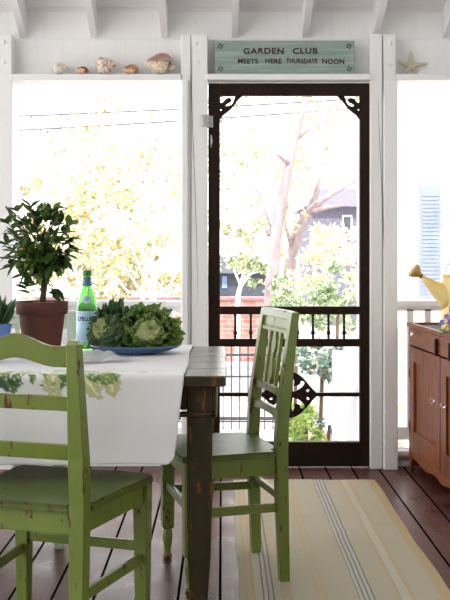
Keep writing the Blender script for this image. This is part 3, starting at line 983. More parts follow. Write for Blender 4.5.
# plate
Pc = Vector((-.308, 3.56, TZ))
b = nb()
prof = [(.001, .0), (.085, 0), (.095, .003), (.125, .012), (.155, .024), (.163, .030), (.160, .033), (.150, .029), (.12, .018), (.09, .010), (.001, .009)]
lathe(b, prof, 64)
pl = obj('serving_plate', b, M_blue, None, True); pl.location = Pc; pl.scale = (1, .8, 1)
tag(pl, 'blue glazed serving plate on the tablecloth under two kale heads', 'plate')

M_kale = leaf_mat('kale_leaf', [(0, (.06, .14, .018)), (.35, (.11, .22, .03)), (.6, (.19, .32, .05)), (.8, (.08, .18, .03)), (1, (.34, .46, .13))], .2, .5, 55, 1)
M_kale2 = leaf_mat('blue_green_kale_leaf', [(0, (.03, .085, .035)), (.5, (.07, .15, .06)), (1, (.17, .27, .12))], .2, .5, 55, 1)
M_heart = leaf_mat('pale_kale_heart', [(0, (.24, .36, .08)), (.5, (.38, .46, .14)), (1, (.55, .58, .25))], .2, .45, 20)

def ruffle_leaf(b, c, R, th0, th1, phi, wid, r, flare, ruf, rnd, M):
    ns, nt_ = 30, 26
    ph = rnd.random()*6; ph2 = rnd.random()*6
    g = []
    for i in range(ns+1):
        s = i/ns; row = []
        th = th0+(th1-th0)*s
        w = wid*(.25+.75*math.sin(PI*(.12+.70*s))**.8)
        for j in range(nt_+1):
            t = -1+2*j/nt_
            edge = max(abs(t)**2.2, s**4*1.0)
            ro = r*(1+flare*s**2.5+.10*abs(t)**2) + ruf*edge*(math.sin(ph+30*s+5*t)+.8*math.sin(ph2+52*s+14*t))+ruf*.18*math.sin(34*s+ph)*math.sin(27*t+ph2) + .03*r*math.sin(9*s+5*t+ph)
            aph = phi+t*w/max(.35, math.sin(min(th, PI-.3)))*.8
            tt = th+ruf*edge*6*math.sin(ph2+t*9+19*s)*.35
            p = Vector((ro*math.sin(tt)*math.cos(aph), ro*math.sin(tt)*math.sin(aph), ro*math.cos(tt)))
            row.append(b.verts.new(M @ p))
        g.append(row)
    for i in range(ns):
        for j in range(nt_): b.faces.new((g[i][j], g[i][j+1], g[i+1][j+1], g[i+1][j]))

def kale(name, loc, r, axis, label, seed, mat, sc=(1, 1, 1), heart=True, nout=22):
    rnd = random.Random(seed)
    root = empty(name, loc); tag(root, label, 'kale')
    Q = Vector(axis).normalized().to_track_quat('Z', 'Y').to_matrix().to_4x4()
    M = Matrix.Diagonal((*sc, 1)) @ Q
    b = nb()
    for k in range(nout):
        q = k/nout
        th1 = .62+1.1*q+rnd.uniform(-.1, .1)
        ruffle_leaf(b, None, None, PI*.92, th1, k*2.4+rnd.uniform(-.2, .2), .72, r*(.62+.38*q), .12+.34*q, r*.10, rnd, M)
    mz = -min(v.co.z for v in b.verts)
    floor_ = None
    for v in b.verts:
        if v.co.z < -r*.72: v.co.z = -r*.72+(v.co.z+r*.72)*.08
    mz = -min(v.co.z for v in b.verts)
    b.transform(Matrix.Translation((0, 0, mz)))
    obj('outer_leaves', b, mat, root, True)
    if heart:
        b = nb()
        for k in range(9):
            q = k/9
            ruffle_leaf(b, None, None, PI*.8, -.15+.55*q, k*2.4, .85, r*(.54+.12*q), .06, r*.05, rnd, M)
        b.transform(Matrix.Translation((0, 0, mz)))
        obj('heart', b, M_heart, root, True)
    return root
kale('kale_head', (-.262, 3.535, TZ+.013), .080, (.15, -.92, .35), 'round ruffled green kale head with a pale heart, on the right of the blue plate', 11, M_kale, (1.08, .85, .95))
kale('kale_head', (-.402, 3.575, TZ+.013), .082, (-.75, -.6, .35), 'darker blue-green kale head on the left of the blue plate behind the bottle side', 12, M_kale2, (1, .8, 1.05))

# bottle
bt = empty('water_bottle', at(87, 352.6, 3.70)); bt.location.z = TZ-.001; bt.scale = (1, 1, .975)
tag(bt, 'green glass mineral water bottle with a pale blue label beside the kale', 'bottle')
b = nb()
outer = [(.001, .004), (.030, 0), (.0365, .004), (.038, .012), (.038, .155), (.0365, .172), (.032, .195), (.0245, .222), (.0175, .245), (.0140, .262), (.0130, .285), (.0155, .286), (.0155, .295), (.0135, .298)]
inner = [(.0105, .298), (.0105, .26), (.0145, .243), (.0215, .220), (.029, .193), (.0335, .171), (.035, .155), (.035, .012), (.030, .008), (.001, .009)]
lathe(b, outer+inner, 40)
obj('glass', b, M_gglass, bt, True)
M_label = simple('pale_blue_paper_label', (.50, .76, .88), .6, .06, 20)
M_label2 = simple('navy_print', (.02, .05, .16), .6)
M_white2 = simple('white_print', (.8, .85, .88), .6, .04)
def arc_band(b, r, z0, z1, a0, a1, n=40, th=.0005):
    r0 = []
    for i in range(n+1):
        a = a0+(a1-a0)*i/n
        r0.append([b.verts.new((rr*math.cos(a), rr*math.sin(a), z)) for rr, z in ((r, z0), (r, z1), (r+th, z1), (r+th, z0))])
    for p, q in zip(r0[:-1], r0[1:]):
        for j in range(4): b.faces.new((p[j], p[(j+1) % 4], q[(j+1) % 4], q[j]))
    b.faces.new(r0[0]); b.faces.new(r0[-1][::-1])
b = nb(); arc_band(b, .0382, .030, .150, 0, 2*PI-.001, 64); lab = obj('label', b, M_label, bt, True)
b = nb(); arc_band(b, .0388, .143, .146, 0, 2*PI-.001, 64); obj('border_line', b, M_white2, lab, True)
b = nb(); arc_band(b, .0388, .034, .037, 0, 2*PI-.001, 64); obj('border_line', b, M_white2, lab, True)
def wrap(r, a_c):
    def f(p):
        a = a_c+p.x/r
        return Vector(((r-p.y)*math.cos(a), (r-p.y)*math.sin(a), p.z))
    return f
text_mesh('brand_lettering', 'S.PELLEGRINO', .021, .0003, M_label2, lab, Matrix.Translation((0, 0, .119)), .82, wrap(.0389, -PI/2+.55), .0006, 1.0)
# small white star on the label
b = nb(); pts = []
for i in range(10):
    a = i*PI/5+PI/2; rr = .011 if i % 2 == 0 else .0045
    pts.append((rr*math.cos(a), .082+rr*math.sin(a)))
f = wrap(.0389, -PI/2+.25)
vs = [b.verts.new(f(Vector((x, 0, z)))) for x, z in pts]; cvt = b.verts.new(f(Vector((0, 0, .082))))
for i in range(10): b.faces.new((vs[i], vs[(i+1) % 10], cvt))
obj('printed_star', b, M_label2, lab)
# neck medallion and collar
b = nb(); vs = []
def surf(x, z):
    rr = .0371 if z < .17 else .0371-(z-.17)*.0  # follow the shoulder
    prof_ = [(.155, .0384), (.172, .0369), (.195, .0325), (.222, .0250), (.245, .0180)]
    for (z0_, r0_), (z1_, r1_) in zip(prof_[:-1], prof_[1:]):
        if z0_ <= z <= z1_: rr = r0_+(r1_-r0_)*(z-z0_)/(z1_-z0_)
    a = -PI/2+x/rr
    return Vector(((rr+.0006)*math.cos(a), (rr+.0006)*math.sin(a), z))
g = []
for i in range(7):
    rr = i/6
    g.append([b.verts.new(surf(.017*rr*math.cos(2*PI*j/24)+.003, .193+.0155*rr*math.sin(2*PI*j/24))) for j in range(24)] if i else [b.verts.new(surf(.003, .193))])
for j in range(24): b.faces.new((g[0][0], g[1][j], g[1][(j+1) % 24]))
for i in range(1, 6):
    for j in range(24): b.faces.new((g[i][j], g[i+1][j], g[i+1][(j+1) % 24], g[i][(j+1) % 24]))
nl = obj('neck_label', b, simple('pale_blue_neck_label', (.55, .72, .80), .5, .1, 80), bt, True)
text_mesh('script_lettering', 'S.P', .014, .0002, M_label2, nl, None, .9, lambda p: surf(p.x+.003, p.z+.193)+Vector((0, -.0008, 0)))
b = nb(); lathe(b, [(.0185, .243), (.0160, .254), (.0145, .263), (.0136, .276)], 28, closed_ends=False); bmesh.ops.solidify(b, geom=b.faces[:], thickness=-.0006)
obj('neck_band', b, simple('blue_foil_band', (.20, .38, .60), .4, .3, 90), bt, True)
b = nb(); lathe(b, [(.0160, .279), (.0164, .281), (.0164, .299), (.0150, .302), (.001, .302)], 24); obj('cap', b, simple('green_screw_cap', (.05, .22, .05), .4), bt, True)

# napkin
b = nb(); g = []
for j in range(23):
    row = []
    for i in range(31):
        x = -.09+.18*i/30; yy = -.045+.09*j/22
        z = .012+.010*math.sin(x*60+1)*math.sin(yy*50)+.014*math.exp(-((x-.02)**2+(yy-.02)**2)/.0012)+.010*math.exp(-((x+.03)**2+(yy-.015)**2)/.0006)
        row.append(b.verts.new((x+yy*.4+.006*math.sin(yy*70), yy+.006*math.sin(x*50), max(.0015, z))))
    g.append(row)
for j in range(22):
    for i in range(30): b.faces.new((g[j][i], g[j][i+1], g[j+1][i+1], g[j+1][i]))
bmesh.ops.solidify(b, geom=b.faces[:], thickness=.0015)
b.transform(Matrix.Rotation(.25, 4, 'Z'))
nk = obj('napkin', b, M_napkin, None, True); nk.location = (-.395, 3.26, TZ+.001)
tag(nk, 'crumpled white linen napkin lying before the blue plate', 'napkin')

# terracotta pot with citrus tree
PY_ = 3.42
pot = empty('potted_citrus_tree', ((41-222)*PY_/1000+.003, PY_, TZ)); tag(pot, 'small bushy citrus tree in a terracotta pot on the table', 'potted plant')
b = nb()
H_ = .192
lathe(b, [(.056, 0), (.060, .003), (.0775, H_-.048), (.0785, H_-.046), (.0785, H_-.044), (.0865, H_-.043), (.090, H_-.004), (.088, H_), (.082, H_), (.080, H_-.004), (.076, H_-.03), (.001, H_-.03)], 48)
obj('pot', b, M_terra, pot, True)
b = nb()
lathe(b, [(.079, H_-.030), (.078, H_-.012), (.04, H_-.004), (.001, H_-.002)], 32, closed_ends=True)
for v in b.verts: v.co.z += random.uniform(-.002, .002)
obj('gravel', b, M_gravel, pot, True)
def leaf(b, p, d, n, L, W, fold=.25, curl=.2, segs=4):
    """pointed leaf: p base, d direction, n approximate normal"""
    d = d.normalized(); s = d.cross(n).normalized(); n = s.cross(d).normalized()
    mid = []; lf = []; rt = []
    for i in range(segs+1):
        t = i/segs
        w = W*math.sin(PI*t**.85)*.5 if 0 < i < segs else 0
        c = p+d*L*t-n*curl*L*t*t
        mid.append(b.verts.new(c))
        if w: lf.append(b.verts.new(c+s*w+n*w*fold)); rt.append(b.verts.new(c-s*w+n*w*fold))
        else: lf.append(None); rt.append(None)
    for i in range(segs):
        for sd in (lf, rt):
            q = [mid[i], mid[i+1], sd[i+1], sd[i]]
            q = [v for v in q if v is not None]
            if len(q) >= 3: b.faces.new(q if sd is lf else q[::-1])
M_cit = leaf_mat('citrus_leaf', [(0, (.020, .050, .010)), (.4, (.038, .085, .015)), (.7, (.065, .13, .025)), (.9, (.13, .22, .04)), (1, (.26, .36, .06))], .3, .25)
rnd = random.Random(21)
tb_ = nb(); lb = nb()
base = Vector((0, 0, H_-.01))
tips_ = []
mains = []
# crown ellipsoid: centre z ~ .20+.19, spans width .26, z from .23 to .55
cc = Vector((-.010, 0, H_+.195))
nb_ = 46
fork = Vector((.0, 0, H_+.09))
tube(tb_, [base, Vector((.004, .003, H_+.04)), fork], [.010, .008, .007], 8)
tube(tb_, [base+Vector((.006, 0, 0)), Vector((.014, -.004, H_+.05)), Vector((.035, 0, H_+.12))], [.006, .005, .004], 8)
for k in range(nb_):
    # fibonacci distribution over the ellipsoid
    z = 1-2*(k+.5)/nb_; a = k*2.399963
    rr = math.sqrt(1-z*z)
    p = cc+Vector((.122*rr*math.cos(a), .115*rr*math.sin(a), .128*z+.01))*rnd.uniform(.70, 1.04)
    if p.z < H_+.03: p.z = H_+.05
    mid = fork.lerp(p, .5)+Vector((rnd.uniform(-.01, .01), rnd.uniform(-.01, .01), .012))
    tube(tb_, [fork, mid, p], [.0032, .0022, .0011], 5)
    for q in range(11):
        t = rnd.uniform(.35, 1) if q > 2 else 1
        c = (fork.lerp(mid, t*2) if t < .5 else mid.lerp(p, t*2-1))
        out = (c-cc); out = out.normalized() if out.length > .01 else Vector((0, 0, 1))
        d = (out*.7+Vector((rnd.uniform(-1, 1), rnd.uniform(-1, 1), rnd.uniform(-.55, .85)))).normalized()
        nrm = (Vector((0, 0, 1))+Vector((rnd.uniform(-.5, .5), rnd.uniform(-.5, .5), 0))).normalized()
        if abs(d.dot(nrm)) > .95: nrm = Vector((1, 0, 0))
        leaf(lb, c, d, nrm, rnd.uniform(.040, .064), rnd.uniform(.018, .028), .25, rnd.uniform(-.05, .35))
for (x, z, dx_, dz) in ((-.045, .035, -1, .4), (.04, .03, 1, -.2), (-.02, .05, -1, .1), (.05, .045, .6, -.9)):
    for q in range(3):
        c = Vector((x*rnd.uniform(.6, 1.1), rnd.uniform(-.03, .01), H_+z+rnd.uniform(-.01, .02)))
        leaf(lb, c, Vector((dx_, -.3, dz+rnd.uniform(-.3, .3))), Vector((0, -.6, 1)), .046, .019)
    tube(tb_, [fork-Vector((0, 0, .05)), Vector((x, 0, H_+z))], [.002, .001], 5)
obj('trunk', tb_, M_bark, pot, True)
obj('foliage', lb, M_cit, pot, False)
for (x, y_, z) in ((-.050, -.095, .225),):
    b = nb(); bmesh.ops.create_uvsphere(b, u_segments=12, v_segments=8, radius=.009); b.transform(Matrix.Translation((x, y_+.02, H_+z-.05)))
    obj('fruit', b, M_orange, pot, True)

# bowl with leafy greens at the left edge
bw = nb(); lathe(bw, [(.001, 0), (.036, 0), (.040, .005), (.066, .040), (.080, .085), (.082, .090), (.079, .091), (.075, .084), (.062, .045), (.036, .012), (.001, .010)], 48)
bo = obj('glazed_bowl', bw, M_blue2, None, True); bo.location = ((-5-222)*3.28/1000-.028, 3.27, TZ); bo.scale = (1.05, 1.05, 1.4)
tag(bo, 'periwinkle blue glazed bowl at the left end of the table beside the terracotta pot', 'bowl')
gr = empty('leafy_greens', (bo.location.x, bo.location.y, TZ+.112)); tag(gr, 'bunch of dark upright leafy greens standing in the periwinkle bowl', 'greens')
b = nb(); rnd = random.Random(4)
M_greens = leaf_mat('dark_green_striped_leaf', [(0, (.03, .075, .03)), (.5, (.06, .13, .055)), (1, (.14, .24, .11))], .15, .35, 30)
for k in range(70):
    a = rnd.random()*6.28; r_ = .045*math.sqrt(rnd.random())
    d = Vector((math.cos(a)*r_*17+.10, math.sin(a)*r_*15, 1.0)).normalized()
    leaf(b, Vector((math.cos(a)*r_*.6, math.sin(a)*r_*.6, -.005)), d, Vector((math.cos(a+.5), math.sin(a+.5), .2)), rnd.uniform(.07, .125), rnd.uniform(.030, .048), .5, rnd.uniform(-.1, .3), 6)
obj('leaf_bunch', b, M_greens, gr, True)

# ------------------------------------------------------------------ wooden cabinet
cb = empty('wooden_cabinet', (.972, 5.20, 0), math.radians(3.2)); tag(cb, 'low reddish brown wooden cabinet with glass knobs and a scalloped base on the right', 'cabinet')
# local: x to the right (depth), y away from the camera; the front face is x=0, from y=0 (far end) to y=-1.25
HC = .765
LC = 1.24; YM = -.60
def cbx(x0, x1, y0, y1, z0, z1, bev=.002): return box(nb(), x0, x1, y0, y1, z0, z1, bev)
zb_ = .085
b = nb()
box(b, .018, .44, -.018, 0, .02, HC-.02, .002); box(b, .018, .44, -LC, -LC+.018, .02, HC-.02, .002)
box(b, .42, .44, -LC, 0, .10, HC-.02); box(b, .02, .44, -LC, 0, .10, .118)
obj('carcass', b, M_cab, cb)
b = nb()   # face frame: stiles and rails
b.free()
for ys in ((-.022, 0), (-LC, -LC+.022)): obj('face_stile', box(nb(), 0, .02, ys[0], ys[1], .06, HC-.02, .002), M_cab, cb)
# top rim with well
b = nb()
box(b, -.010, .014, -LC-.005, .01, HC-.022, HC, .004); box(b, .42, .45, -LC-.005, .01, HC-.022, HC, .004)
box(b, -.01, .45, -.012, .012, HC-.022, HC, .004); box(b, -.01, .45, -LC-.006, -LC+.02, HC-.022, HC, .004)
obj('top_rim', b, M_cabh, cb)
b = nb(); box(b, .015, .42, -LC+.02, -.012, HC-.03, HC-.012); obj('zinc_liner', b, M_zinc, cb)
# drawers
DZ0, DZ1 = .648, HC-.024
for (ya_, yb_) in ((-.024, YM+.002), (YM-.002, -LC+.024)):
    dr = obj('drawer', box(nb(), -.004, .016, yb_, ya_, DZ0+.005, DZ1, .003), M_cabh, cb)
    for yk in ((ya_-.125,) if ya_ > -.1 else (yb_+.04,)):
        b = nb()
        lathe(b, [(.0035, 0), (.0035, .012), (.007, .015), (.0115, .021), (.0125, .027), (.009, .032), (.001, .034)], 10)
        b.transform(Matrix.Translation((-.004, yk, .718)) @ Matrix.Rotation(-PI/2, 4, 'Y'))
        obj('knob', b, M_cglass, dr)
# doors
def cdoor(y_far, y_near, knob_y):
    z0, z1 = .121, DZ0-.004
    b = nb(); st = .085
    box(b, -.003, .016, y_far-st, y_far, z0, z1, .002); box(b, -.003, .016, y_near, y_near+st, z0, z1, .002)
    box(b, -.003, .016, y_near+st, y_far-st, z1-.075, z1, .002); box(b, -.003, .016, y_near+st, y_far-st, z0, z0+.095, .002)
    d = obj('cabinet_door', b, M_cab, cb)
    obj('panel', box(nb(), .008, .013, y_near+st-.005, y_far-st+.005, z0+.09, z1-.07), M_cab, d)
    b = nb(); lathe(b, [(.004, 0), (.004, .014), (.007, .017), (.0125, .024), (.0135, .030), (.009, .036), (.001, .038)], 10)
    b.transform(Matrix.Translation((-.003, knob_y, .440)) @ Matrix.Rotation(-PI/2, 4, 'Y'))
    obj('knob', b, M_cglass, d)
    return d
d1 = cdoor(-.024, YM+.003, YM+.045); d2 = cdoor(YM-.012, -LC+.024, YM-.135)
obj('door_gap_shade', box(nb(), -.0005, .014, YM-.011, YM+.002, .118, DZ0-.003), M_cabd, cb)  # dark strip standing in for the shade in the gap between the doors
for zc in (.505, .235):
    obj('butt_hinge', box(nb(), -.007, -.001, -.030, -.016, zc-.022, zc+.022, .001), M_brass, d1)
for yk, dz in ((YM+.030, .0), (YM-.195, .0)):
    b = nb(); box(b, -.022, -.004, yk-.008, yk+.008, .648+dz, .728+dz, .004); obj('turn_button', b, M_cabd, cb)
# scalloped apron
pts = [(0, .118), (-LC, .118)]
segs = []
def yrow(t):
    # bottom edge height along t (0 = far end .. 1 = near end)
    y = t*LC
    def foot(d): return 0 if d < .035 else min(1, (d-.035)/.05)
    d = min(y, LC-y)
    if d < .03: return 0.0
    if d < .07: return .075*math.sin(PI/2*(d-.03)/.04)
    if d < .34: return .075-.018*((d-.07)/.27)**1.5
    w = d-.34
    return .068-.009*math.cos(w*2*PI/.30)*math.exp(-w*.8)
ol = [(0, .118)]+[(-LC*i/160, yrow(i/160)) for i in range(161)]+[(-LC, .118)]
Mx = Matrix.Rotation(PI/2, 4, 'Z')
ols = [[(-p[0], p[1]) for p in ol]]
# outline runs along local -y
plate_shape('scalloped_apron', ols, .018, M_cabh, cb, Matrix.Translation((.010, 0, 0)) @ Matrix.Rotation(-PI/2, 4, 'Z'))
for ys in ((-.035, 0), (-LC, -LC+.035)): obj('foot', box(nb(), .40, .44, ys[0], ys[1], 0, .12, .002), M_cab, cb)

# violas in front of the watering can
vp = empty('viola_plant', (1.052, 4.50, HC-.012)); tag(vp, 'small purple viola plant in the top of the wooden cabinet before the watering can', 'flowers')
b = nb(); rnd = random.Random(9)
M_vleaf = leaf_mat('viola_leaf', [(0, (.05, .14, .02)), (.6, (.12, .28, .04)), (1, (.28, .45, .10))], .25, .45)
for k in range(150):
    a = rnd.random()*6.28; h = rnd.uniform(0, .065); r_ = .062*math.sqrt(rnd.random())
    leaf(b, Vector((r_*math.cos(a), r_*math.sin(a), h)), Vector((math.cos(a), math.sin(a), rnd.uniform(-.1, 1))), Vector((0, 0, 1)), rnd.uniform(.018, .032), .013)
for k in range(25):
    a = rnd.random()*6.28; r_ = .05*rnd.random()
    tube(b, [(0.3*r_*math.cos(a), .3*r_*math.sin(a), 0), (r_*math.cos(a), r_*math.sin(a), .07)], .001, 4)
obj('leaves', b, M_vleaf, vp)
b = nb(); lathe(b, [(.045, 0), (.055, .018), (.001, .018)], 20); obj('root_ball', b, M_soil, vp)
for k, (x, y_, z) in enumerate(((-.045, -.02, .085), (-.025, -.04, .105), (.0, -.03, .07), (-.062, 0, .06), (-.015, .01, .12), (.02, -.02, .10), (.04, -.03, .08), (-.035, -.05, .065), (.055, .0, .11))):
    b = nb()
    c = Vector((x, y_, z))
    for i in range(5):
        a = i*2*PI/5+.3*k
        d = Vector((math.cos(a), -.25, math.sin(a))).normalized()
        vs = [b.verts.new(c+d*r2+Vector((-math.sin(a), 0, math.cos(a)))*w) for r2, w in ((0, 0), (.008, .006), (.015, .004), (.015, -.004), (.008, -.006))]
        b.faces.new(vs)
    obj('flower', b, M_purple if k % 3 else M_purple2, vp)

# watering can
wc = empty('watering_can', (1.125, 4.72, HC-.012)); tag(wc, 'cream yellow enamel watering can with a long spout on the wooden cabinet', 'watering can')
HB = .270
b = nb()
lathe(b, [(.001, 0), (.088, 0), (.092, .003), (.088, .02), (.082, HB-.02), (.082, HB-.006), (.085, HB-.003), (.085, HB), (.079, HB), (.079, HB-.02), (.085, .02), (.001, .01)], 40)
obj('body', b, M_yellow, wc, True)
b = nb()
s0 = Vector((-.030, 0, .138)); s1 = at(420.5, 275.5, 4.72)-Vector(wc.location)
# spout is a tall cone: wide at the body
pts = [s0.lerp(s1, t) for t in (0, .25, .5, .75, 1)]
rs = [.066, .052, .0375, .023, .0085]
tube(b, pts, rs, 20)
sp_ = obj('spout', b, M_yellow, wc, True)
s2 = at(413.5, 270, 4.72)-Vector(wc.location)
dd = (s2-s1).normalized()
b = nb(); tube(b, [s1-dd*.004, s1+dd*.004, s1+dd*.03, s1+dd*.045, s1+dd*.050], [.0115, .013, .034, .036, .028], 20)
obj('rose', b, simple('brass_yellow_rose', (.50, .32, .08), .4, .2, 40), wc, True)
b = nb(); tube(b, [s1-dd*.008, s1-dd*.001], [.0125, .0125], 16); obj('collar', b, M_brass, wc, True)
b = nb(); pts = [Vector((.075*math.cos(t)*-1, 0, HB-.01+.085*math.sin(t))) for t in [PI*i/14 for i in range(15)]]
tube(b, pts, .0035, 8); obj('carrying_handle', b, simple('pale_wire_handle', (.6, .58, .5), .4, .1, 30, metal=.4), wc, True)
b = nb(); pts = [Vector((.08+.085*math.sin(t), 0, .14-.085*math.cos(t))) for t in [PI*i/14 for i in range(15)]]
tube(b, pts, .006, 8); obj('rear_handle', b, M_yellow, wc, True)

# ------------------------------------------------------------------ outdoors
GZ = -.6
def st(name, bm, mat, smooth=False):
    o = obj(name, bm, mat, None, smooth); tag(o, kind='structure'); return o
def shell_box(x0, x1, y0, y1, z0, z1): return box(nb(), x0, x1, y0, y1, z0, z1)
st('ground', shell_box(-40, 40, -25, 60, GZ-.1, GZ), M_conc)
st('street', shell_box(-30, 30, 12.5, 15.4, GZ, GZ+.012), M_asph)
st('garden_bed', shell_box(.55, 1.6, 6.6, 9.5, GZ, GZ+.03), M_soil)

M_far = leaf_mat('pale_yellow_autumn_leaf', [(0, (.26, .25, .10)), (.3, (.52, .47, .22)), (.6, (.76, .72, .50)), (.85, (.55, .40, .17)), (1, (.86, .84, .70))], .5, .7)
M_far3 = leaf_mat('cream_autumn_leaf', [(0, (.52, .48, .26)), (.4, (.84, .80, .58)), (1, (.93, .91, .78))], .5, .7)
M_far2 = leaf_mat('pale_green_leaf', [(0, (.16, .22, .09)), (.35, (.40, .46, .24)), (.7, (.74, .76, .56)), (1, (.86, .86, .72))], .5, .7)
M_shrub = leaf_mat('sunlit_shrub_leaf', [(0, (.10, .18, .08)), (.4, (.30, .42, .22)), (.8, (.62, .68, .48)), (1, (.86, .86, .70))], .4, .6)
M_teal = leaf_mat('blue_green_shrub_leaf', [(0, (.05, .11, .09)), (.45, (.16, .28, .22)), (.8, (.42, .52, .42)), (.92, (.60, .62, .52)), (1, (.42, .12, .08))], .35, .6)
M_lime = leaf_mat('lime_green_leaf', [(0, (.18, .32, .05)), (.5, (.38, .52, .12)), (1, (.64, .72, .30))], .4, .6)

def cloud(b, rnd, c, r, n, size, up=.0, shell=.0):
    c = Vector(c)
    for i in range(n):
        while True:
            p = Vector((rnd.uniform(-1, 1), rnd.uniform(-1, 1), rnd.uniform(-1, 1)))
            if p.length < 1: break
        p = Vector((p.x*r[0], p.y*r[1], p.z*r[2]))+c
        if p.z < GZ+.05: continue
        d = Vector((rnd.uniform(-1, 1), rnd.uniform(-1, 1), rnd.uniform(-1, .8))).normalized()
        s = d.orthogonal().normalized(); s.rotate(Matrix.Rotation(rnd.random()*6.28, 3, d))
        L = size*rnd.uniform(.6, 1.3)
        vs = [b.verts.new(q) for q in (p, p+d*L*.5+s*L*.28, p+d*L, p+d*L*.5-s*L*.28)]
        b.faces.new(vs)

def tree(name, x, Y, label, cat, crowns, trunkpts, trad, lmat, tmat, seed, branches=(), group=None, leafsize=.1):
    r = empty(name, (x, Y, GZ)); tag(r, label, cat, group)
    rnd = random.Random(seed)
    if trunkpts:
        b = nb()
        tube(b, trunkpts, trad, 10)
        for pts, rr in branches: tube(b, pts, rr, 7)
        b.transform(Matrix.Translation((-x, -Y, -GZ)))
        obj('trunk', b, tmat, r, True)
    if crowns:
        b = nb()
        for (c, rad, n) in crowns:
            # clumps
            m = max(1, n//60)
            for k in range(m):
                q = Vector((rnd.gauss(0, .5)*rad[0], rnd.gauss(0, .5)*rad[1], rnd.gauss(0, .5)*rad[2]))
                f = rnd.uniform(.12, .30)
                cloud(b, rnd, Vector(c)+q, (rad[0]*f, rad[1]*f, rad[2]*f), 60, leafsize)
        b.transform(Matrix.Translation((-x, -Y, -GZ)))
        obj('foliage', b, lmat, r)
    return r
A = at
# power lines
for k, (u0, v0, u1, v1, lab) in enumerate(((20, 116, 352, 99, 'upper black power line crossing above the street, seen through the left bay and the door'),
                                           (20, 130, 352, 108.5, 'lower black power line crossing above the street, seen through the left bay and the door'),
                                           (95, 111, 192, 100, 'short thin power line joining the upper line in the left bay'))):
    P0, P1 = A(u0, v0, 17-.3*(k%2)), A(u1, v1, 17-.3*(k%2))
    d = P1-P0
    if k < 2: P0, P1 = P0-d*.8, P1+d*.8
    b = nb(); pts = [P0.lerp(P1, t/20) for t in range(21)]
    for i, p in enumerate(pts): p.z -= .10*math.sin(PI*i/20)*(1 if k < 2 else .1)
    if k < 2:
        for p in pts: p.z += .08
    tube(b, pts, .016 if k < 2 else .011, 6)
    o = obj('power_line', b, M_wire, None, True); tag(o, lab, 'power line')

# main street tree in the doorway
Y = 12
tp = [A(268, 396, Y), A(271, 300, Y), A(275, 240, Y), A(281, 205, Y), A(290, 160, Y), A(300, 120, Y), A(308, 92, Y), A(316, 50, Y)]
br = [([A(270, 235, Y), A(262, 205, Y+.2), A(254, 180, Y+.3), A(244, 148, Y+.3)], [.05, .035, .025, .012]),
      ([A(290, 165, Y), A(278, 155, Y-.2), A(270, 148, Y-.2)], [.035, .02, .008]),
      ([A(296, 140, Y), A(310, 128, Y), A(326, 120, Y)], [.03, .018, .008])]
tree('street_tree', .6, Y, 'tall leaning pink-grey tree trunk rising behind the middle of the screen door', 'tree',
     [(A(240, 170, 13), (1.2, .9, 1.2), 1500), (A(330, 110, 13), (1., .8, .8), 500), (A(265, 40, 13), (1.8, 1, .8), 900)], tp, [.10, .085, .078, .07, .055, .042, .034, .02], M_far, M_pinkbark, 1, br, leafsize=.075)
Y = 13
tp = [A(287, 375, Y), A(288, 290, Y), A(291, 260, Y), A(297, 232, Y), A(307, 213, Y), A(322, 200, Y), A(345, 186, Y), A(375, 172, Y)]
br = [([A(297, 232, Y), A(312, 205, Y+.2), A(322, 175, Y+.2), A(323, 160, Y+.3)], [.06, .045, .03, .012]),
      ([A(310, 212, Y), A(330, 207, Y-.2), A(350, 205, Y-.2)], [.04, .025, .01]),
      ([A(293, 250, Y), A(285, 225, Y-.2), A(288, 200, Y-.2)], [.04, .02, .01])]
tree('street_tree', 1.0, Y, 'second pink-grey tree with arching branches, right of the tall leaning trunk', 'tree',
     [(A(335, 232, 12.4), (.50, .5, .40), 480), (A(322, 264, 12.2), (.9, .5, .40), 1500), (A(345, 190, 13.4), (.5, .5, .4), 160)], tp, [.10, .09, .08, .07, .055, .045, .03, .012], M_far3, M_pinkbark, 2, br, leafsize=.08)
# small white-limbed tree in the left part of the door
Y = 11
b0 = A(236, 296, Y)
tp = [A(237, 400, Y), A(238, 296, Y), A(242, 280, Y), A(247, 262, Y)]
br = [([A(238, 292, Y), A(243, 283, Y), A(256, 268, Y)], [.022, .018, .008]), ([A(242, 280, Y), A(250, 274, Y), A(266, 270, Y)], [.015, .01, .005]), ([A(240, 284, Y), A(234, 270, Y), A(230, 255, Y)], [.015, .012, .005])]
tree('ornamental_tree', -.1, Y, 'small pale-limbed tree with yellow-green leaves low at the left of the screen door', 'tree',
     [(A(245, 245, Y), (.28, .4, .30), 420), (A(228, 235, Y), (.22, .3, .25), 200), (A(258, 262, Y), (.16, .2, .12), 180)], tp, [.035, .028, .022, .010], M_far2, M_whitebark, 3, br, leafsize=.07)
# pale bare tree in the left bay
Y = 10
tp = [A(152, 426, Y), A(152.5, 305, Y), A(153, 297, Y)]
c0 = A(153, 297, Y)
br = []
for (ux, vx, um, vm) in ((108, 268, 128, 292), (122, 262, 138, 288), (140, 238, 146, 275), (155, 225, 152, 262), (165, 240, 158, 268), (185, 250, 170, 286), (192, 272, 176, 292), (128, 240, 142, 272)):
    br.append(([c0, A(um, vm, Y), A(ux, vx, Y+.2)], [.020, .013, .004]))
tree('ornamental_tree', (152-222)*Y/1000, Y, 'pale bare tree fanning out above the railing behind the kale', 'tree', None, tp, [.045, .035, .035], None, M_whitebark, 4, br)
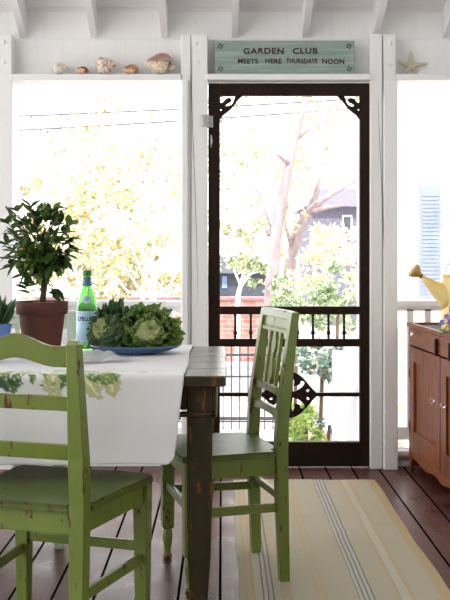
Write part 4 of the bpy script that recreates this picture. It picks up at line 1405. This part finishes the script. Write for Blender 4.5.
# yellow foliage in the left bay
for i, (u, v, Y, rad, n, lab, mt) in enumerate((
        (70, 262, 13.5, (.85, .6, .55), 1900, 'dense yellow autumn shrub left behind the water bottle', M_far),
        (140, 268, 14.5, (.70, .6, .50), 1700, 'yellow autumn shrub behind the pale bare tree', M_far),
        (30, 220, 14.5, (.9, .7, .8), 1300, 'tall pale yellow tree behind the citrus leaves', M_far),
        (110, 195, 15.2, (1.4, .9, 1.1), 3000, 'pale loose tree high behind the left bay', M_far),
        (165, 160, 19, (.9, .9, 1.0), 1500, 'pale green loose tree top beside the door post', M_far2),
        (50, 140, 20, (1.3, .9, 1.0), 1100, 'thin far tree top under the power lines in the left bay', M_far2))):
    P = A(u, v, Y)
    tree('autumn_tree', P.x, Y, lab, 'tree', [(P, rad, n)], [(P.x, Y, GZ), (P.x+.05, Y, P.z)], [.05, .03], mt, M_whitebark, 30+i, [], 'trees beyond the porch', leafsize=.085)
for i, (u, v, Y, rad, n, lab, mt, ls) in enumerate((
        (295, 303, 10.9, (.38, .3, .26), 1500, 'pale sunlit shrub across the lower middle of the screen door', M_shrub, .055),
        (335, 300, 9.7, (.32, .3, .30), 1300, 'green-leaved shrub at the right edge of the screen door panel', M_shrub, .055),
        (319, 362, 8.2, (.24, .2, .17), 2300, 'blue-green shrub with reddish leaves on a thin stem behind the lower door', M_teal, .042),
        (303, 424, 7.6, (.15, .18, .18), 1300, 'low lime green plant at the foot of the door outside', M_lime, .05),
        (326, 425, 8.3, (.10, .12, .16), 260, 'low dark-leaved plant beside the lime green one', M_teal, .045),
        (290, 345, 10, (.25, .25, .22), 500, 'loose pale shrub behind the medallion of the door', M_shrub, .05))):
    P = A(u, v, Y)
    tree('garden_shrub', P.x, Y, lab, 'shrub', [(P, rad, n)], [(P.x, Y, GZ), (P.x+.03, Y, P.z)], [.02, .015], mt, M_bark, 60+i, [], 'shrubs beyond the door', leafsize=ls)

# brick garden wall across the street
Y = 16
x0, x1 = -9, (285-222)*.016
r = empty('brick_wall', (0, Y, GZ)); tag(r, 'low red brick garden wall across the street, seen behind the railing and door', 'wall')
obj('brickwork', box(nb(), x0, x1, 0, .25, 0, .98), M_brick, r)
obj('coping', box(nb(), x0-.03, x1+.03, -.04, .29, .98, 1.03, .01), simple('pink_brown_coping', (.36, .20, .20), .8), r)
# black iron fence
Y = 9.8
fx0, fx1 = -.6, (275-222)*Y/1000
r = empty('iron_fence', (0, Y, GZ)); tag(r, 'thin black iron fence of upright bars behind the lower left of the door', 'fence')
for v, h in ((355, .022), (376.5, .016), (418.5, .03), (421.5, .014)):
    z = 1.12-(v-254)*Y/1000-GZ
    obj('rail', box(nb(), fx0, fx1, -.012, .012, z-h/2, z+h/2), M_iron, r)
x = fx0+.04
while x < fx1:
    b = nb(); tube(b, [(x, 0, .0), (x, 0, .84)], .0065, 6); tube(b, [(x, 0, .84), (x, 0, .88)], [.012, .001], 6); obj('upright', b, M_iron, r); x += .0815
# neighbour white wall with curved brace by the door (stair side)
Y = 6.9
r = empty('porch_side_panel', ((348-222)*Y/1000, Y, GZ)); tag(r, 'white boarded stair side with a curved brace right behind the lower door', 'panel')
X = lambda u: (u-222)*Y/1000-r.location.x
Z = lambda v: 1.12-(v-254)*Y/1000-GZ
obj('boarding', box(nb(), X(333.5), X(372), .05, .09, 0, Z(352)), M_siding, r)
ol = [(362, 345), (354, 372), (346, 392), (339.5, 404), (338, 412), (338, 470), (346, 470), (346, 414), (348, 405), (354, 394), (361, 372), (369, 345)]
plate_shape('brace', [[(X(u), Z(v)) for u, v in ol]], .05, M_siding, r)
obj('post', box(nb(), X(357.5), X(361.5), -.02, .03, 0, 2.75), M_siding, r)
# far dark house
r = empty('distant_house', (2.1, 24, GZ)); tag(r, 'dark slate grey house seen through leaves at the right of the screen door', 'house')
Y = 24; X = lambda u: (u-222)*Y/1000-2.1; Z = lambda v: 1.12-(v-254)*Y/1000-GZ
obj('wall', box(nb(), X(312), X(400), 0, 4, 0, Z(205)), M_slate, r)
b = nb()
vs = [b.verts.new(p) for p in ((X(305), -.3, Z(207)), (X(410), -.3, Z(207)), (X(410), 4.3, Z(207)), (X(305), 4.3, Z(207)), (X(330), 2, Z(183)), (X(385), 2, Z(183)))]
for f in ((0, 1, 5, 4), (2, 3, 4, 5), (1, 2, 5), (3, 0, 4), (3, 2, 1, 0)): b.faces.new([vs[i] for i in f])
obj('roof', b, M_slate, r)
w_ = obj('window', box(nb(), X(342), X(352), -.04, .01, Z(240), Z(215)), M_white, r); obj('pane', box(nb(), X(343.5), X(350.5), -.06, -.03, Z(238), Z(217)), M_dkhouse, w_)
Y = 21
r = empty('distant_house', (-.0, Y, GZ)); tag(r, 'low dark blue-grey building behind the small tree at the left of the door', 'house')
X = lambda u: (u-222)*Y/1000; Z = lambda v: 1.12-(v-254)*Y/1000-GZ
obj('wall', box(nb(), X(205), X(266), 0, 3, 0, Z(272)), M_dkhouse, r)
b = nb()
vs = [b.verts.new(p) for p in ((X(202), -.3, Z(273)), (X(270), -.3, Z(273)), (X(270), 3.3, Z(273)), (X(202), 3.3, Z(273)), (X(202), 1.5, Z(256)), (X(262), 1.5, Z(256)))]
for f in ((0, 1, 5, 4), (2, 3, 4, 5), (1, 2, 5), (3, 0, 4), (3, 2, 1, 0)): b.faces.new([vs[i] for i in f])
obj('roof', b, M_dkhouse, r)
w_ = obj('window', box(nb(), X(222), X(227), -.04, .01, Z(288), Z(276)), simple('blue_window_frame', (.2, .3, .5), .5), r)
# neighbouring white house at the right
Y = 9
r = empty('neighbour_house', (2.2, Y, GZ)); tag(r, 'sunlit white sided house with a blue-grey shutter outside the right bay', 'house')
X = lambda u: (u-222)*Y/1000-2.2; Z = lambda v: 1.12-(v-254)*Y/1000-GZ
b = nb(); zz = Z(328)
while zz < 5.2:
    y0 = 0
    box(b, X(397), X(620), -.006, .5, zz, zz+.118); box(b, X(397), X(620), .0, .5, zz+.118, zz+.122)
    zz += .122
obj('siding', b, M_siding, r)
obj('foundation', box(nb(), X(394), X(620), -.03, .5, 0, Z(328)), M_pbrick, r)
sh_ = obj('shutter', box(nb(), X(418.5), X(440), -.05, -.012, Z(298), Z(186), .003), M_shut, r)
b = nb(); k = Z(298)+.05
while k < Z(186)-.06:
    bar(b, (X(421), -.055, k), (X(437.5), -.055, k), .004, .022); k += .035
obj('louvre', b, M_shut, sh_)
fr_ = obj('window', box(nb(), X(442), X(500), -.03, -.01, Z(298), Z(186)), M_white, r)
obj('pane', box(nb(), X(447), X(495), -.035, -.025, Z(294), Z(190)), simple('sky_reflecting_glass', (.5, .55, .62), .1, .05, 3), fr_)
# brick gable peak higher up
Y = 10.5
b = nb(); Xc = lambda u: (u-222)*Y/1000; Zc = lambda v: 1.12-(v-254)*Y/1000
